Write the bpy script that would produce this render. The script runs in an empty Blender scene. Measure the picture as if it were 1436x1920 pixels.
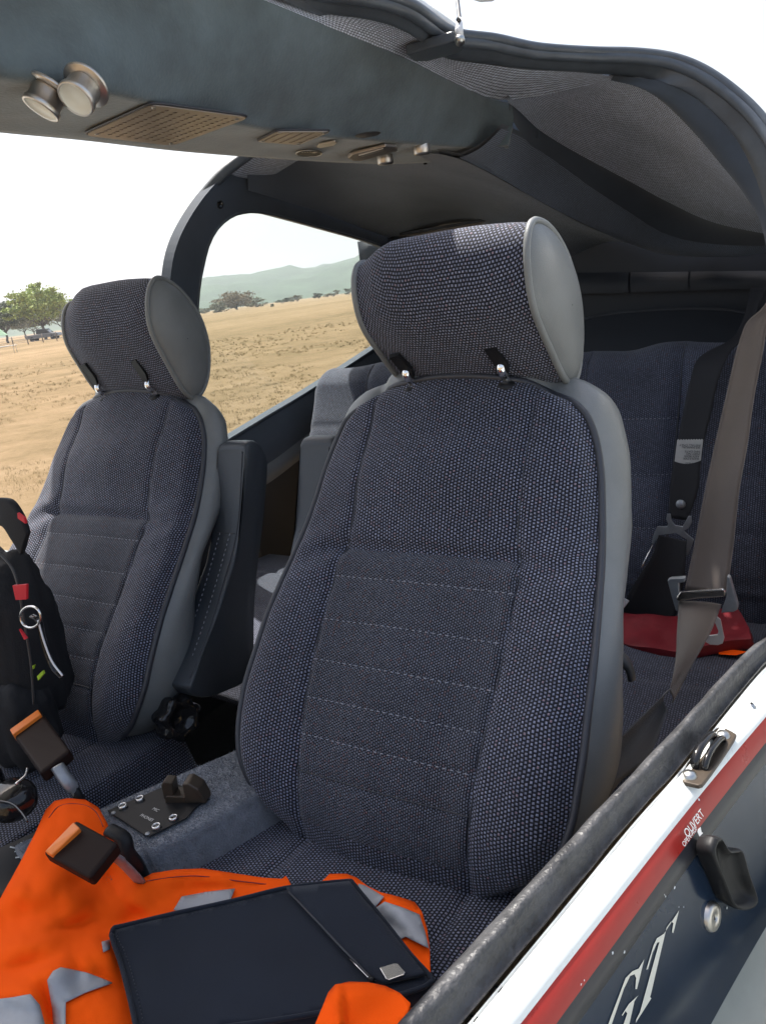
import bpy, bmesh, math, random
import numpy as np
from mathutils import Vector, Matrix, noise
from mathutils.geometry import delaunay_2d_cdt
random.seed(7)
R_ = math.radians
sc = bpy.context.scene
# ---------------------------------------------------------------- camera
F = 1450.; CX, CY = 718., 960.
_y, _p, _r = R_(33.5), R_(16.05), R_(7.4)
_fw = Vector((-math.sin(_y)*math.cos(_p), math.cos(_y)*math.cos(_p), -math.sin(_p)))
_rt = _fw.cross(Vector((0, 0, 1))).normalized(); _up = _rt.cross(_fw)
_R = _rt*math.cos(_r) - _up*math.sin(_r); _U = _up*math.cos(_r) + _rt*math.sin(_r)
cd = bpy.data.cameras.new('camera'); cam = bpy.data.objects.new('camera', cd); sc.collection.objects.link(cam)
cam.matrix_world = Matrix(((_R.x, _U.x, -_fw.x, 0), (_R.y, _U.y, -_fw.y, 0), (_R.z, _U.z, -_fw.z, 0), (0, 0, 0, 1)))
cd.sensor_fit = 'VERTICAL'; cd.sensor_height = 24; cd.lens = F/1920*24
cd.clip_start = 0.01; cd.clip_end = 9000
sc.camera = cam
# ---------------------------------------------------------------- sky and sun
SUN = Vector((-.40, .16, .90)).normalized()      # towards the sun
el = math.asin(SUN.z); az = math.atan2(SUN.x, SUN.y)
w = bpy.data.worlds.new("World"); sc.world = w; w.use_nodes = True
nt = w.node_tree; bg = nt.nodes['Background']
sky = nt.nodes.new('ShaderNodeTexSky'); sky.sky_type = 'NISHITA'; sky.sun_disc = False
sky.sun_elevation = el; sky.sun_rotation = az; sky.air_density = 1.2; sky.dust_density = 5.0; sky.ozone_density = 1.0
nt.links.new(sky.outputs[0], bg.inputs[0]); bg.inputs[1].default_value = 0.12
sl = bpy.data.lights.new('sun', 'SUN'); so = bpy.data.objects.new('sun', sl); sc.collection.objects.link(so)
sl.energy = 5.0; sl.angle = R_(.6); sl.color = (1, .955, .89)
so.rotation_euler = SUN.to_track_quat('Z', 'Y').to_euler(); so.location = (0, 0, 30)
sc.view_settings.view_transform = 'Standard'; sc.view_settings.look = 'None'
sc.view_settings.exposure = 1.1; sc.view_settings.gamma = 1
sc.cycles.max_bounces = 9; sc.cycles.diffuse_bounces = 5; sc.cycles.transparent_max_bounces = 12
# ---------------------------------------------------------------- pixel -> world point helpers (camera at the origin)
def ray(px, py): return _R*((px-CX)/F) - _U*((py-CY)/F) + _fw
def P(px, py, ax, v):
    d = ray(px, py); return d*(v/d[ax])
def PP(px, py, P0, n):
    d = ray(px, py); return d*(Vector(P0).dot(n)/d.dot(n))
# ---------------------------------------------------------------- materials
MATS = {}
def mat(name, col=(.5, .5, .5), rough=.6, metal=0., spec=.5, bump=None, var=None, coat=0., sheen=0., fine=None):
    m = bpy.data.materials.new(name); m.use_nodes = True; n = m.node_tree.nodes; L = m.node_tree.links
    b = n['Principled BSDF']; b.inputs['Base Color'].default_value = (*col, 1); b.inputs['Roughness'].default_value = rough
    b.inputs['Metallic'].default_value = metal; b.inputs['Specular IOR Level'].default_value = spec
    b.inputs['Coat Weight'].default_value = coat; b.inputs['Coat Roughness'].default_value = .05
    b.inputs['Sheen Weight'].default_value = sheen
    tc = n.new('ShaderNodeTexCoord')
    if var:      # (scale, amount)
        t = n.new('ShaderNodeTexNoise'); t.inputs['Scale'].default_value = var[0]; t.inputs['Detail'].default_value = 6; t.inputs['Roughness'].default_value = .65
        L.new(tc.outputs['Object'], t.inputs['Vector'])
        mr = n.new('ShaderNodeMapRange'); mr.inputs[1].default_value = .3; mr.inputs[2].default_value = .7
        mr.inputs[3].default_value = 1-var[1]; mr.inputs[4].default_value = 1+var[1]; L.new(t.outputs[0], mr.inputs[0])
        mx = n.new('ShaderNodeVectorMath'); mx.operation = 'SCALE'; mx.inputs[0].default_value = col
        L.new(mr.outputs[0], mx.inputs['Scale']); L.new(mx.outputs[0], b.inputs['Base Color'])
        mr2 = n.new('ShaderNodeMapRange'); mr2.inputs[3].default_value = max(.03, rough-.12); mr2.inputs[4].default_value = min(1, rough+.12)
        L.new(t.outputs[0], mr2.inputs[0]); L.new(mr2.outputs[0], b.inputs['Roughness'])
    if bump:     # (kind, scale, strength, distance)
        if bump[0] == 'voronoi':
            t = n.new('ShaderNodeTexVoronoi'); t.inputs['Scale'].default_value = bump[1]; o = t.outputs[0]
        elif bump[0] == 'wave':
            t = n.new('ShaderNodeTexWave'); t.inputs['Scale'].default_value = bump[1]; o = t.outputs[1]
        else:
            t = n.new('ShaderNodeTexNoise'); t.inputs['Scale'].default_value = bump[1]; t.inputs['Detail'].default_value = 5; o = t.outputs[0]
        L.new(tc.outputs['UV' if bump[0] == 'wave' else 'Object'], t.inputs['Vector'])
        bp = n.new('ShaderNodeBump'); bp.inputs['Strength'].default_value = bump[2]; bp.inputs['Distance'].default_value = bump[3]
        L.new(o, bp.inputs['Height']); L.new(bp.outputs[0], b.inputs['Normal'])
    MATS[name] = m; return m
def weave(name, light, dark, cw=.40, ch=.40, gap=.13, red=.07, bumpd=.0009, var=.25, rot=True, off=.5):
    m = bpy.data.materials.new(name); m.use_nodes = True; n = m.node_tree.nodes; L = m.node_tree.links
    b = n['Principled BSDF']; b.inputs['Roughness'].default_value = .82; b.inputs['Sheen Weight'].default_value = .15; b.inputs['Specular IOR Level'].default_value = .35
    uv = n.new('ShaderNodeTexCoord'); mp = n.new('ShaderNodeMapping'); mp.inputs['Scale'].default_value = (100, 100, 100)
    if rot: mp.inputs['Rotation'].default_value = (0, 0, math.pi/2)
    L.new(uv.outputs['UV'], mp.inputs['Vector'])
    # slight wander of the threads
    nz = n.new('ShaderNodeTexNoise'); nz.inputs['Scale'].default_value = .35; nz.inputs['Detail'].default_value = 3; L.new(mp.outputs[0], nz.inputs['Vector'])
    vs = n.new('ShaderNodeVectorMath'); vs.operation = 'MULTIPLY_ADD'; vs.inputs[1].default_value = (.5, .5, 0)
    L.new(nz.outputs['Color'], vs.inputs[0]); L.new(mp.outputs[0], vs.inputs[2])
    br = n.new('ShaderNodeTexBrick'); br.offset = off; br.inputs['Scale'].default_value = 1; br.inputs['Mortar Size'].default_value = gap/2
    br.inputs['Mortar Smooth'].default_value = .55; br.inputs['Brick Width'].default_value = cw; br.inputs['Row Height'].default_value = ch
    br.inputs['Color1'].default_value = (0, 0, 0, 1); br.inputs['Color2'].default_value = (1, 1, 1, 1); br.inputs['Mortar'].default_value = (.5, .5, .5, 1)
    L.new(vs.outputs[0], br.inputs['Vector'])
    ramp = n.new('ShaderNodeValToRGB'); cr = ramp.color_ramp
    l = light; cr.elements[0].position = 0; cr.elements[0].color = (l[0]*(1-var), l[1]*(1-var), l[2]*(1-var), 1)
    cr.elements[1].position = 1-red; cr.elements[1].color = (l[0]*(1+var), l[1]*(1+var), l[2]*(1+var), 1)
    if red > 0:
        e = cr.elements.new(1-red+.01); e.color = (l[0]*1.15, l[1]*.72, l[2]*.62, 1)
    L.new(br.outputs['Color'], ramp.inputs[0])
    mx = n.new('ShaderNodeMix'); mx.data_type = 'RGBA'; L.new(br.outputs['Fac'], mx.inputs[0]); L.new(ramp.outputs[0], mx.inputs[6]); mx.inputs[7].default_value = (*dark, 1)
    # broad wear / dust
    n2 = n.new('ShaderNodeTexNoise'); n2.inputs['Scale'].default_value = 5; n2.inputs['Detail'].default_value = 5; L.new(uv.outputs['Object'], n2.inputs['Vector'])
    mr = n.new('ShaderNodeMapRange'); mr.inputs[1].default_value = .3; mr.inputs[2].default_value = .7; mr.inputs[3].default_value = .82; mr.inputs[4].default_value = 1.18; L.new(n2.outputs[0], mr.inputs[0])
    sc_ = n.new('ShaderNodeVectorMath'); sc_.operation = 'SCALE'; L.new(mx.outputs[2], sc_.inputs[0]); L.new(mr.outputs[0], sc_.inputs['Scale']); L.new(sc_.outputs[0], b.inputs['Base Color'])
    inv = n.new('ShaderNodeMath'); inv.operation = 'SUBTRACT'; inv.inputs[0].default_value = 1; L.new(br.outputs['Fac'], inv.inputs[1])
    bp = n.new('ShaderNodeBump'); bp.inputs['Strength'].default_value = .8; bp.inputs['Distance'].default_value = bumpd; L.new(inv.outputs[0], bp.inputs['Height']); L.new(bp.outputs[0], b.inputs['Normal'])
    MATS[name] = m; return m
weave('seat_weave', (.185, .200, .275), (.002, .003, .009), .42, .42, .27)
weave('insert_weave', (.130, .140, .180), (.002, .003, .008), .36, .30, .18, red=.10)
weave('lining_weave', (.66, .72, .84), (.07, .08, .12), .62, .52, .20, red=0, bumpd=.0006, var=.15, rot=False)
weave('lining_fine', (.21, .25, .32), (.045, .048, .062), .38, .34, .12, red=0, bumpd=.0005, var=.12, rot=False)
weave('bench_weave', (.11, .12, .165), (.012, .014, .026), .41, .41, .17, red=.03)
mat('piping', (.035, .037, .045), .45, bump=('noise', 900, .2, .0005))
mat('leather', (.172, .180, .179), .42, bump=('voronoi', 700, .25, .0006), var=(14, .10))
mat('leather_dark', (.055, .062, .070), .40, bump=('voronoi', 700, .25, .0006), var=(14, .12))
mat('arm_leather', (.034, .041, .050), .40, bump=('voronoi', 650, .3, .0006), var=(12, .12))
mat('suede', (.092, .122, .138), .95, bump=('noise', 260, .5, .0015), var=(11, .32), sheen=.35)
mat('suede_dark', (.050, .064, .085), .95, bump=('noise', 300, .3, .001), var=(9, .2), sheen=.2)
mat('rubber', (.065, .078, .095), .38, bump=('noise', 120, .25, .001), var=(30, .2))
mat('seal_rubber', (.050, .050, .052), .42, bump=('noise', 150, .8, .003), var=(40, .5))
mat('plastic', (.010, .010, .011), .5, spec=.3, bump=('noise', 500, .15, .0004))
mat('plastic_gloss', (.010, .010, .011), .12)
mat('plastic_grey', (.05, .05, .052), .45)
mat('nickel', (.62, .59, .55), .38, metal=1, bump=('noise', 350, .15, .0003))
mat('bronze_plate', (.42, .37, .33), .42, metal=1, bump=('noise', 400, .15, .0003), var=(30, .08))
mat('steel', (.75, .74, .72), .22, metal=1)
mat('dull_steel', (.33, .35, .37), .45, metal=.6, var=(60, .15))
mat('chrome', (.9, .9, .9), .06, metal=1)
mat('lens', (.75, .77, .70), .35, bump=('wave', 60, .5, .001))
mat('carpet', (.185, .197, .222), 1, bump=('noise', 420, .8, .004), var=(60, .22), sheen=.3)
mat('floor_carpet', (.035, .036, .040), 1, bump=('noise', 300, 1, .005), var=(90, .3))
mat('dark_trim', (.020, .023, .030), .6, bump=('noise', 400, .2, .0005), var=(8, .15))
mat('grey_trim', (.16, .165, .17), .5, var=(20, .1))
mat('white_paint', (.78, .80, .78), .30, coat=.4, var=(18, .04))
mat('red_paint', (.36, .026, .020), .3, spec=.25, coat=.05, var=(25, .08))
mat('charcoal_paint', (.030, .030, .034), .3, spec=.3)
mat('navy_paint', (.014, .026, .048), .13, spec=.30, coat=.0, var=(6, .25))
mat('cream_letter', (.72, .70, .60), .4)
mat('wing_paint', (.30, .325, .32), .4, var=(8, .12))
mat('vest_orange', (1.0, .105, .003), .85, spec=.12, bump=('noise', 900, .25, .0006), var=(6, .04))
mat('reflective', (.34, .35, .365), .5, spec=.3, bump=('noise', 1200, .2, .0004), var=(40, .08))
mat('folder_cloth', (.013, .017, .026), .9, spec=.2, bump=('noise', 1100, .5, .0007), var=(10, .2), sheen=.1)
mat('bag_cloth', (.009, .009, .011), .8, bump=('noise', 500, .5, .001), var=(15, .3))
mat('red_tag', (.55, .012, .025), .6)
mat('red_case', (.20, .010, .018), .5, bump=('noise', 30, .5, .004), var=(14, .25))
mat('orange_plastic', (.80, .20, .025), .4, var=(60, .08))
mat('brown_plastic', (.016, .008, .006), .6, spec=.2)
mat('brass_bracket', (.060, .045, .032), .4, metal=.3, var=(40, .2))
mat('webbing_black', (.010, .010, .013), .7, bump=('wave', 500, .4, .0004))
mat('webbing_brown', (.062, .047, .039), .42, bump=('wave', 450, .5, .0004), var=(9, .12), sheen=.3)
mat('webbing_grey', (.045, .047, .052), .36, bump=('wave', 420, .7, .0006), var=(12, .12), sheen=.2)
mat('paper_label', (.50, .50, .48), .7, var=(200, .05))
mat('ink', (.02, .02, .025), .7)
mat('white_ink', (.62, .62, .60), .6)
mat('white_plastic', (.7, .72, .74), .35)
mat('stitch', (.26, .27, .31), .8)
mat('screw', (.5, .5, .48), .3, metal=1, bump=('noise', 400, .3, .0005))
mat('lime_cloth', (.35, .55, .03), .7)
mat('bark', (.13, .105, .085), .9, bump=('noise', 3, .6, .1))
mat('leaf_green', (.32, .38, .11), .7, var=(.6, .4))
mat('leaf_dark', (.075, .095, .045), .8, var=(.4, .3))
mat('leaf_olive', (.15, .145, .08), .8, var=(.5, .3))
mat('scrub_tan', (.20, .155, .085), .9, var=(.4, .3))
mat('post_wood', (.16, .14, .12), .9)
mat('car_paint', (.10, .11, .13), .3, coat=.3)
mat('car_glass', (.02, .025, .03), .08)
mat('tyre', (.02, .02, .02), .8)
# window pane: thin clear acrylic
gm = bpy.data.materials.new('acrylic'); gm.use_nodes = True; n = gm.node_tree.nodes; L = gm.node_tree.links
for x in list(n): n.remove(x)
o_ = n.new('ShaderNodeOutputMaterial'); t_ = n.new('ShaderNodeBsdfTransparent'); t_.inputs[0].default_value = (.90, .93, .92, 1)
g_ = n.new('ShaderNodeBsdfGlossy'); g_.inputs['Roughness'].default_value = .04; g_.inputs[0].default_value = (1, 1, 1, 1)
f_ = n.new('ShaderNodeLayerWeight'); f_.inputs[0].default_value = .22; mx_ = n.new('ShaderNodeMixShader'); mxp = n.new('ShaderNodeMath'); mxp.operation = 'MULTIPLY'; mxp.inputs[1].default_value = .18
L.new(f_.outputs[1], mxp.inputs[0]); L.new(mxp.outputs[0], mx_.inputs[0]); L.new(t_.outputs[0], mx_.inputs[1]); L.new(g_.outputs[0], mx_.inputs[2]); L.new(mx_.outputs[0], o_.inputs[0]); MATS['acrylic'] = gm
# ---------------------------------------------------------------- object helpers
COL = sc.collection
def thing(name, label, cat, loc, group=None):
    o = bpy.data.objects.new(name, None); COL.objects.link(o); o.location = loc; o.empty_display_size = .05
    o['label'] = label; o['category'] = cat
    if group: o['group'] = group
    return o
def tag(o, label, cat, group=None):
    o['label'] = label; o['category'] = cat
    if group: o['group'] = group
    return o
def root_loc(p):
    l = Vector((0, 0, 0))
    while p is not None: l += Vector(p.location); p = p.parent
    return l
def mesh(name, V, Fc, m, parent=None, uv=None, smooth=True, solid=None, bevel=None, sub=0, label=None, origin=None, soff=-1):
    off = root_loc(parent)
    if parent is None and origin is not None: off = Vector(origin)
    me = bpy.data.meshes.new(name); me.from_pydata([tuple(Vector(v)-off) for v in V], [], Fc)
    if uv is not None:
        ul = me.uv_layers.new(name='UVMap')
        for lp in me.loops: ul.data[lp.index].uv = uv[lp.vertex_index]
    me.materials.append(MATS[m]); me.validate()
    bm = bmesh.new(); bm.from_mesh(me)
    if solid is None: bmesh.ops.recalc_face_normals(bm, faces=bm.faces)
    bm.to_mesh(me); bm.free()
    for p in me.polygons: p.use_smooth = smooth
    o = bpy.data.objects.new(name, me); COL.objects.link(o); o.parent = parent
    if parent is None and origin is not None: o.location = off
    if solid: s = o.modifiers.new('solid', 'SOLIDIFY'); s.thickness = solid; s.offset = soff
    if bevel:
        s = o.modifiers.new('bevel', 'BEVEL'); s.width = bevel; s.segments = 3; s.limit_method = 'ANGLE'; s.angle_limit = R_(35)
    if sub: s = o.modifiers.new('sub', 'SUBSURF'); s.levels = sub; s.render_levels = sub
    if label: o['label'] = label
    return o
def grid_vf(rows, closed_u=False):
    nr, nc = len(rows), len(rows[0]); V = [p for r in rows for p in r]; Fc = []
    for i in range(nr-1):
        for j in range(nc-1 + (1 if closed_u else 0)):
            k = (j+1) % nc
            Fc.append((i*nc+j, i*nc+k, (i+1)*nc+k, (i+1)*nc+j))
    return V, Fc
def grid_uv(rows):
    nr, nc = len(rows), len(rows[0]); mid = nc//2; v = [0.]
    for i in range(1, nr): v.append(v[-1]+(Vector(rows[i][mid])-Vector(rows[i-1][mid])).length)
    uv = []
    for i in range(nr):
        u = [0.]
        for j in range(1, nc): u.append(u[-1]+(Vector(rows[i][j])-Vector(rows[i][j-1])).length)
        uv += [(x-u[mid]+5, -v[i]+5) for x in u]
    return uv
def grid(name, rows, m, parent=None, **k):
    V, Fc = grid_vf(rows); return mesh(name, V, Fc, m, parent, uv=grid_uv(rows), **k)
def cr(pts, n=8, closed=False):
    pts = [Vector(p) for p in pts]; N = len(pts); out = []
    rng = N if closed else N-1
    for i in range(rng):
        if closed: a, b, c, d = pts[(i-1) % N], pts[i], pts[(i+1) % N], pts[(i+2) % N]
        else: a, b, c, d = pts[max(i-1, 0)], pts[i], pts[i+1], pts[min(i+2, N-1)]
        for k in range(n):
            t = k/n
            out.append(.5*((2*b)+(c-a)*t+(2*a-5*b+4*c-d)*t*t+(3*b-a-3*c+d)*t**3))
    if not closed: out.append(pts[-1].copy())
    return out
def resample(pts, n):
    L_ = [0.]
    for a, b in zip(pts, pts[1:]): L_.append(L_[-1]+(b-a).length)
    out = []; j = 0
    for i in range(n):
        s = L_[-1]*i/(n-1)
        while j < len(L_)-2 and L_[j+1] < s: j += 1
        t = (s-L_[j])/max(L_[j+1]-L_[j], 1e-9); out.append(pts[j].lerp(pts[j+1], min(max(t, 0), 1)))
    return out
def tube_vf(pts, r, seg=8, closed=False, flat=1., upv=(0, 0, 1)):
    pts = [Vector(p) for p in pts]; N = len(pts); V = []; Fc = []; prev = None
    for i, p in enumerate(pts):
        if closed: t = (pts[(i+1) % N]-pts[i-1]).normalized()
        else: t = (pts[min(i+1, N-1)]-pts[max(i-1, 0)]).normalized()
        if prev is None:
            a = Vector(upv); a = (a-t*a.dot(t))
            if a.length < 1e-3: a = Vector((1, 0, 0)); a = a-t*a.dot(t)
        else: a = prev-t*prev.dot(t)
        a.normalize(); prev = a; b = t.cross(a)
        rr = r[i] if isinstance(r, (list, tuple)) else r
        for k in range(seg):
            th = 2*math.pi*k/seg; V.append(p+a*math.cos(th)*rr*flat+b*math.sin(th)*rr)
    for i in range(N if closed else N-1):
        for k in range(seg):
            k2 = (k+1) % seg; i2 = (i+1) % N
            Fc.append((i*seg+k, i*seg+k2, i2*seg+k2, i2*seg+k))
    if not closed: Fc.append(tuple(range(seg-1, -1, -1))); Fc.append(tuple((N-1)*seg+k for k in range(seg)))
    return V, Fc
def tube(name, pts, r, m, parent=None, seg=8, closed=False, flat=1., upv=(0, 0, 1), **k):
    V, Fc = tube_vf(pts, r, seg, closed, flat, upv); return mesh(name, V, Fc, m, parent, **k)
class MB:
    def __init__(s): s.V = []; s.F = []
    def add(s, vf):
        b = len(s.V); s.V += [Vector(v) for v in vf[0]]; s.F += [tuple(i+b for i in f) for f in vf[1]]; return s
    def build(s, name, m, parent=None, **k): return mesh(name, s.V, s.F, m, parent, **k)
def frame_of(nrm, along=(0, 1, 0)):
    n_ = Vector(nrm).normalized(); a = Vector(along); a = (a-n_*a.dot(n_)).normalized(); return a, n_.cross(a), n_
def lathe_vf(c, axis, prof, seg=32, along=(0, 1, 0)):
    a, b, n_ = frame_of(axis, along); c = Vector(c); V = []; Fc = []
    for (r, h) in prof:
        for k in range(seg):
            th = 2*math.pi*k/seg; V.append(c+n_*h+(a*math.cos(th)+b*math.sin(th))*max(r, 1e-5))
    for i in range(len(prof)-1):
        for k in range(seg):
            k2 = (k+1) % seg; Fc.append((i*seg+k, i*seg+k2, (i+1)*seg+k2, (i+1)*seg+k))
    return V, Fc
def prism_vf(poly, d):           # closed 3d polygon extruded by vector d
    n_ = len(poly); d = Vector(d); V = [Vector(p) for p in poly]+[Vector(p)+d for p in poly]
    Fc = [tuple(range(n_)), tuple(range(2*n_-1, n_-1, -1))]+[(i, (i+1) % n_, n_+(i+1) % n_, n_+i) for i in range(n_)]
    return V, Fc
def box_vf(c, ax, ay, az_):       # half-extent vectors
    c = Vector(c); ax, ay, az_ = Vector(ax), Vector(ay), Vector(az_)
    V = [c+ax*i+ay*j+az_*k for i in (-1, 1) for j in (-1, 1) for k in (-1, 1)]
    return V, [(0, 1, 3, 2), (4, 6, 7, 5), (0, 4, 5, 1), (2, 3, 7, 6), (0, 2, 6, 4), (1, 5, 7, 3)]
def plate(name, outer, holes, d, m, parent=None, **k):   # flat plate with holes, thickness vector d
    bm = bmesh.new(); d = Vector(d); loops = []
    off = root_loc(parent)
    for lp in [outer]+holes:
        vs = [bm.verts.new(Vector(p)-off) for p in lp]; es = [bm.edges.new((vs[i], vs[(i+1) % len(vs)])) for i in range(len(vs))]; loops += es
    bmesh.ops.triangle_fill(bm, use_beauty=True, edges=loops)
    r = bmesh.ops.extrude_face_region(bm, geom=list(bm.faces)); bmesh.ops.translate(bm, vec=d, verts=[e for e in r['geom'] if isinstance(e, bmesh.types.BMVert)])
    bmesh.ops.recalc_face_normals(bm, faces=bm.faces)
    me = bpy.data.meshes.new(name); bm.to_mesh(me); bm.free(); me.materials.append(MATS[m])
    o = bpy.data.objects.new(name, me); COL.objects.link(o); o.parent = parent
    return o
def cdt_patch(name, outline, pos, step, m, parent=None, uvf=None, **k):   # outline in photo pixels, pos(px,py)->point
    xs = [p[0] for p in outline]; ys = [p[1] for p in outline]
    pts = []; N = len(outline)
    for i in range(N):
        a, b = outline[i], outline[(i+1) % N]; l = math.hypot(a[0]-b[0], a[1]-b[1]); q = max(1, int(l/step))
        for j in range(q): pts.append(Vector((a[0]+(b[0]-a[0])*j/q, a[1]+(b[1]-a[1])*j/q)))
    nb = len(pts); edges = [(i, (i+1) % nb) for i in range(nb)]
    def inside(x, y):
        c = False
        for i in range(nb):
            p, q = pts[i], pts[i-1]
            if (p.y > y) != (q.y > y) and x < (q.x-p.x)*(y-p.y)/(q.y-p.y)+p.x: c = not c
        return c
    y = min(ys); r = 0
    grid_pts = []
    while y < max(ys):
        x = min(xs)+(step/2 if r % 2 else 0)
        while x < max(xs):
            if inside(x, y) and min((Vector((x, y))-p).length_squared for p in pts[:nb]) > (step*.5)**2: grid_pts.append(Vector((x, y)))
            x += step
        y += step*.87; r += 1
    v2, e2, f2, _, _, _ = delaunay_2d_cdt(pts+grid_pts, edges, [], 1, 1e-4)
    V = [pos(v.x, v.y) for v in v2]
    uv = [uvf(p) if uvf else (p.x, p.y) for p in V]
    return mesh(name, V, [tuple(f) for f in f2], m, parent, uv=uv, **k)
def ss(a, b, x):
    t = min(max((x-a)/(b-a), 0), 1); return t*t*(3-2*t)
def copy_tree(o, parent=None):
    c = o.copy(); COL.objects.link(c); c.parent = parent
    for ch in [x for x in bpy.data.objects if x.parent == o]: copy_tree(ch, c)
    return c
def text_vf(s, size, origin, xdir, ydir, depth=.0004, shear=0.):
    cu = bpy.data.curves.new('t', 'FONT'); cu.body = s; cu.size = size; cu.extrude = 0; cu.shear = shear
    ob = bpy.data.objects.new('t', cu); me = bpy.data.meshes.new_from_object(ob)
    X = Vector(xdir).normalized(); Y = Vector(ydir).normalized(); Z = X.cross(Y); O = Vector(origin)
    V = [O+X*v.co.x+Y*v.co.y+Z*depth for v in me.vertices]; Fc = [tuple(p.vertices) for p in me.polygons]
    bpy.data.objects.remove(ob); bpy.data.curves.remove(cu); bpy.data.meshes.remove(me); return V, Fc

# ================================================================ SETTING OUTSIDE
GZ = -2.1
def gz(d): return GZ + .75*ss(10, 150, d) + .28*ss(150, 330, d) + .25*ss(330, 700, d)
def ground():
    rows = []; rad = [0, .8, 2, 4, 7, 11, 16, 23, 32, 45, 60, 80, 105, 140, 190, 260, 360, 500, 800, 1400, 2600, 4200]
    for r in rad:
        row = []
        for k in range(97):
            a = 2*math.pi*k/96; row.append(Vector((r*math.cos(a), r*math.sin(a), gz(r)+(noise.noise(Vector((r*math.cos(a)*.03, r*math.sin(a)*.03, 0)))*.12 if r < 300 else 0))))
        rows.append(row)
    V, Fc = grid_vf(rows)
    m = bpy.data.materials.new('dry_field'); m.use_nodes = True; n = m.node_tree.nodes; L = m.node_tree.links; b = n['Principled BSDF']; b.inputs['Roughness'].default_value = 1; b.inputs['Specular IOR Level'].default_value = .05
    tc = n.new('ShaderNodeTexCoord')
    def nz(s, det, sx=1, sy=1, rot=0, rough=.6):
        mp = n.new('ShaderNodeMapping'); mp.inputs['Scale'].default_value = (sx, sy, 1); mp.inputs['Rotation'].default_value = (0, 0, rot); L.new(tc.outputs['Object'], mp.inputs[0])
        t = n.new('ShaderNodeTexNoise'); t.inputs['Scale'].default_value = s; t.inputs['Detail'].default_value = det; t.inputs['Roughness'].default_value = rough; L.new(mp.outputs[0], t.inputs['Vector']); return t.outputs[0]
    r1 = n.new('ShaderNodeValToRGB'); e = r1.color_ramp.elements
    e[0].position = .36; e[0].color = (.10, .078, .038, 1); e[1].position = .66; e[1].color = (.34, .25, .155, 1)
    q = r1.color_ramp.elements.new(.5); q.color = (.235, .168, .095, 1)
    add = n.new('ShaderNodeMath'); add.operation = 'MULTIPLY_ADD'; add.inputs[1].default_value = .46
    L.new(nz(.035, 5, 1, .22, R_(38)), add.inputs[0])
    a2 = n.new('ShaderNodeMath'); a2.operation = 'MULTIPLY_ADD'; a2.inputs[1].default_value = .42; L.new(nz(.55, 10, rough=.8), a2.inputs[0]); L.new(nz(5, 6, rough=.8), (a3 := n.new('ShaderNodeMath')).inputs[0]); a3.operation = 'MULTIPLY'; a3.inputs[1].default_value = .12
    L.new(a3.outputs[0], a2.inputs[2]); L.new(a2.outputs[0], add.inputs[2]); L.new(add.outputs[0], r1.inputs[0]); L.new(r1.outputs[0], b.inputs['Base Color'])
    bp = n.new('ShaderNodeBump'); bp.inputs['Strength'].default_value = .7; bp.inputs['Distance'].default_value = .25; L.new(nz(2.2, 8, rough=.8), bp.inputs['Height']); L.new(bp.outputs[0], b.inputs['Normal'])
    MATS['dry_field'] = m
    o = mesh('ground', V, Fc, 'dry_field'); o['kind'] = 'structure'; return o
ground()
def at(px, d):                       # point on the ground in the direction of a photo column, d metres away
    r = ray(px, 620-.13*px+15); r = Vector((r.x, r.y, 0)).normalized(); return Vector((r.x*d, r.y*d, gz(d)))
def dry_grass():
    mat('straw', (.30, .225, .12), .95, spec=.1, var=(.3, .35)); mat('straw_dark', (.15, .115, .055), .95, spec=.1, var=(.3, .3))
    rnd = random.Random(3); mb = MB()
    for i in range(5200):
        d = 5.5*math.exp(rnd.random()*2.3); px = rnd.uniform(-60, 740); r = ray(px, 620-.13*px+15); r = Vector((r.x, r.y, 0)).normalized()
        c = Vector((r.x*d, r.y*d, 0)); c.z = gz(d)+noise.noise(Vector((c.x*.03, c.y*.03, 0)))*.12
        if noise.noise(Vector((c.x*.25, c.y*.25, 2))) < -.12: continue
        for k in range(7):
            h = rnd.uniform(.02, .07)*(.7+d*.03); b = c+Vector((rnd.gauss(0, .05), rnd.gauss(0, .05), -.005)); s_ = .004*(.6+d*.06)
            mb.add(([b+Vector((s_, 0, 0)), b-Vector((s_, 0, 0)), b+Vector((rnd.gauss(0, .5)*h, rnd.gauss(0, .5)*h, h))], [(0, 1, 2)]))
    o = mb.build('dry_grass', 'straw', smooth=False); o.data.materials.append(MATS['straw_dark']); o['kind'] = 'stuff'
    for p in o.data.polygons: p.material_index = 1 if rnd.random() < .22 else 0
dry_grass()
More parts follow.
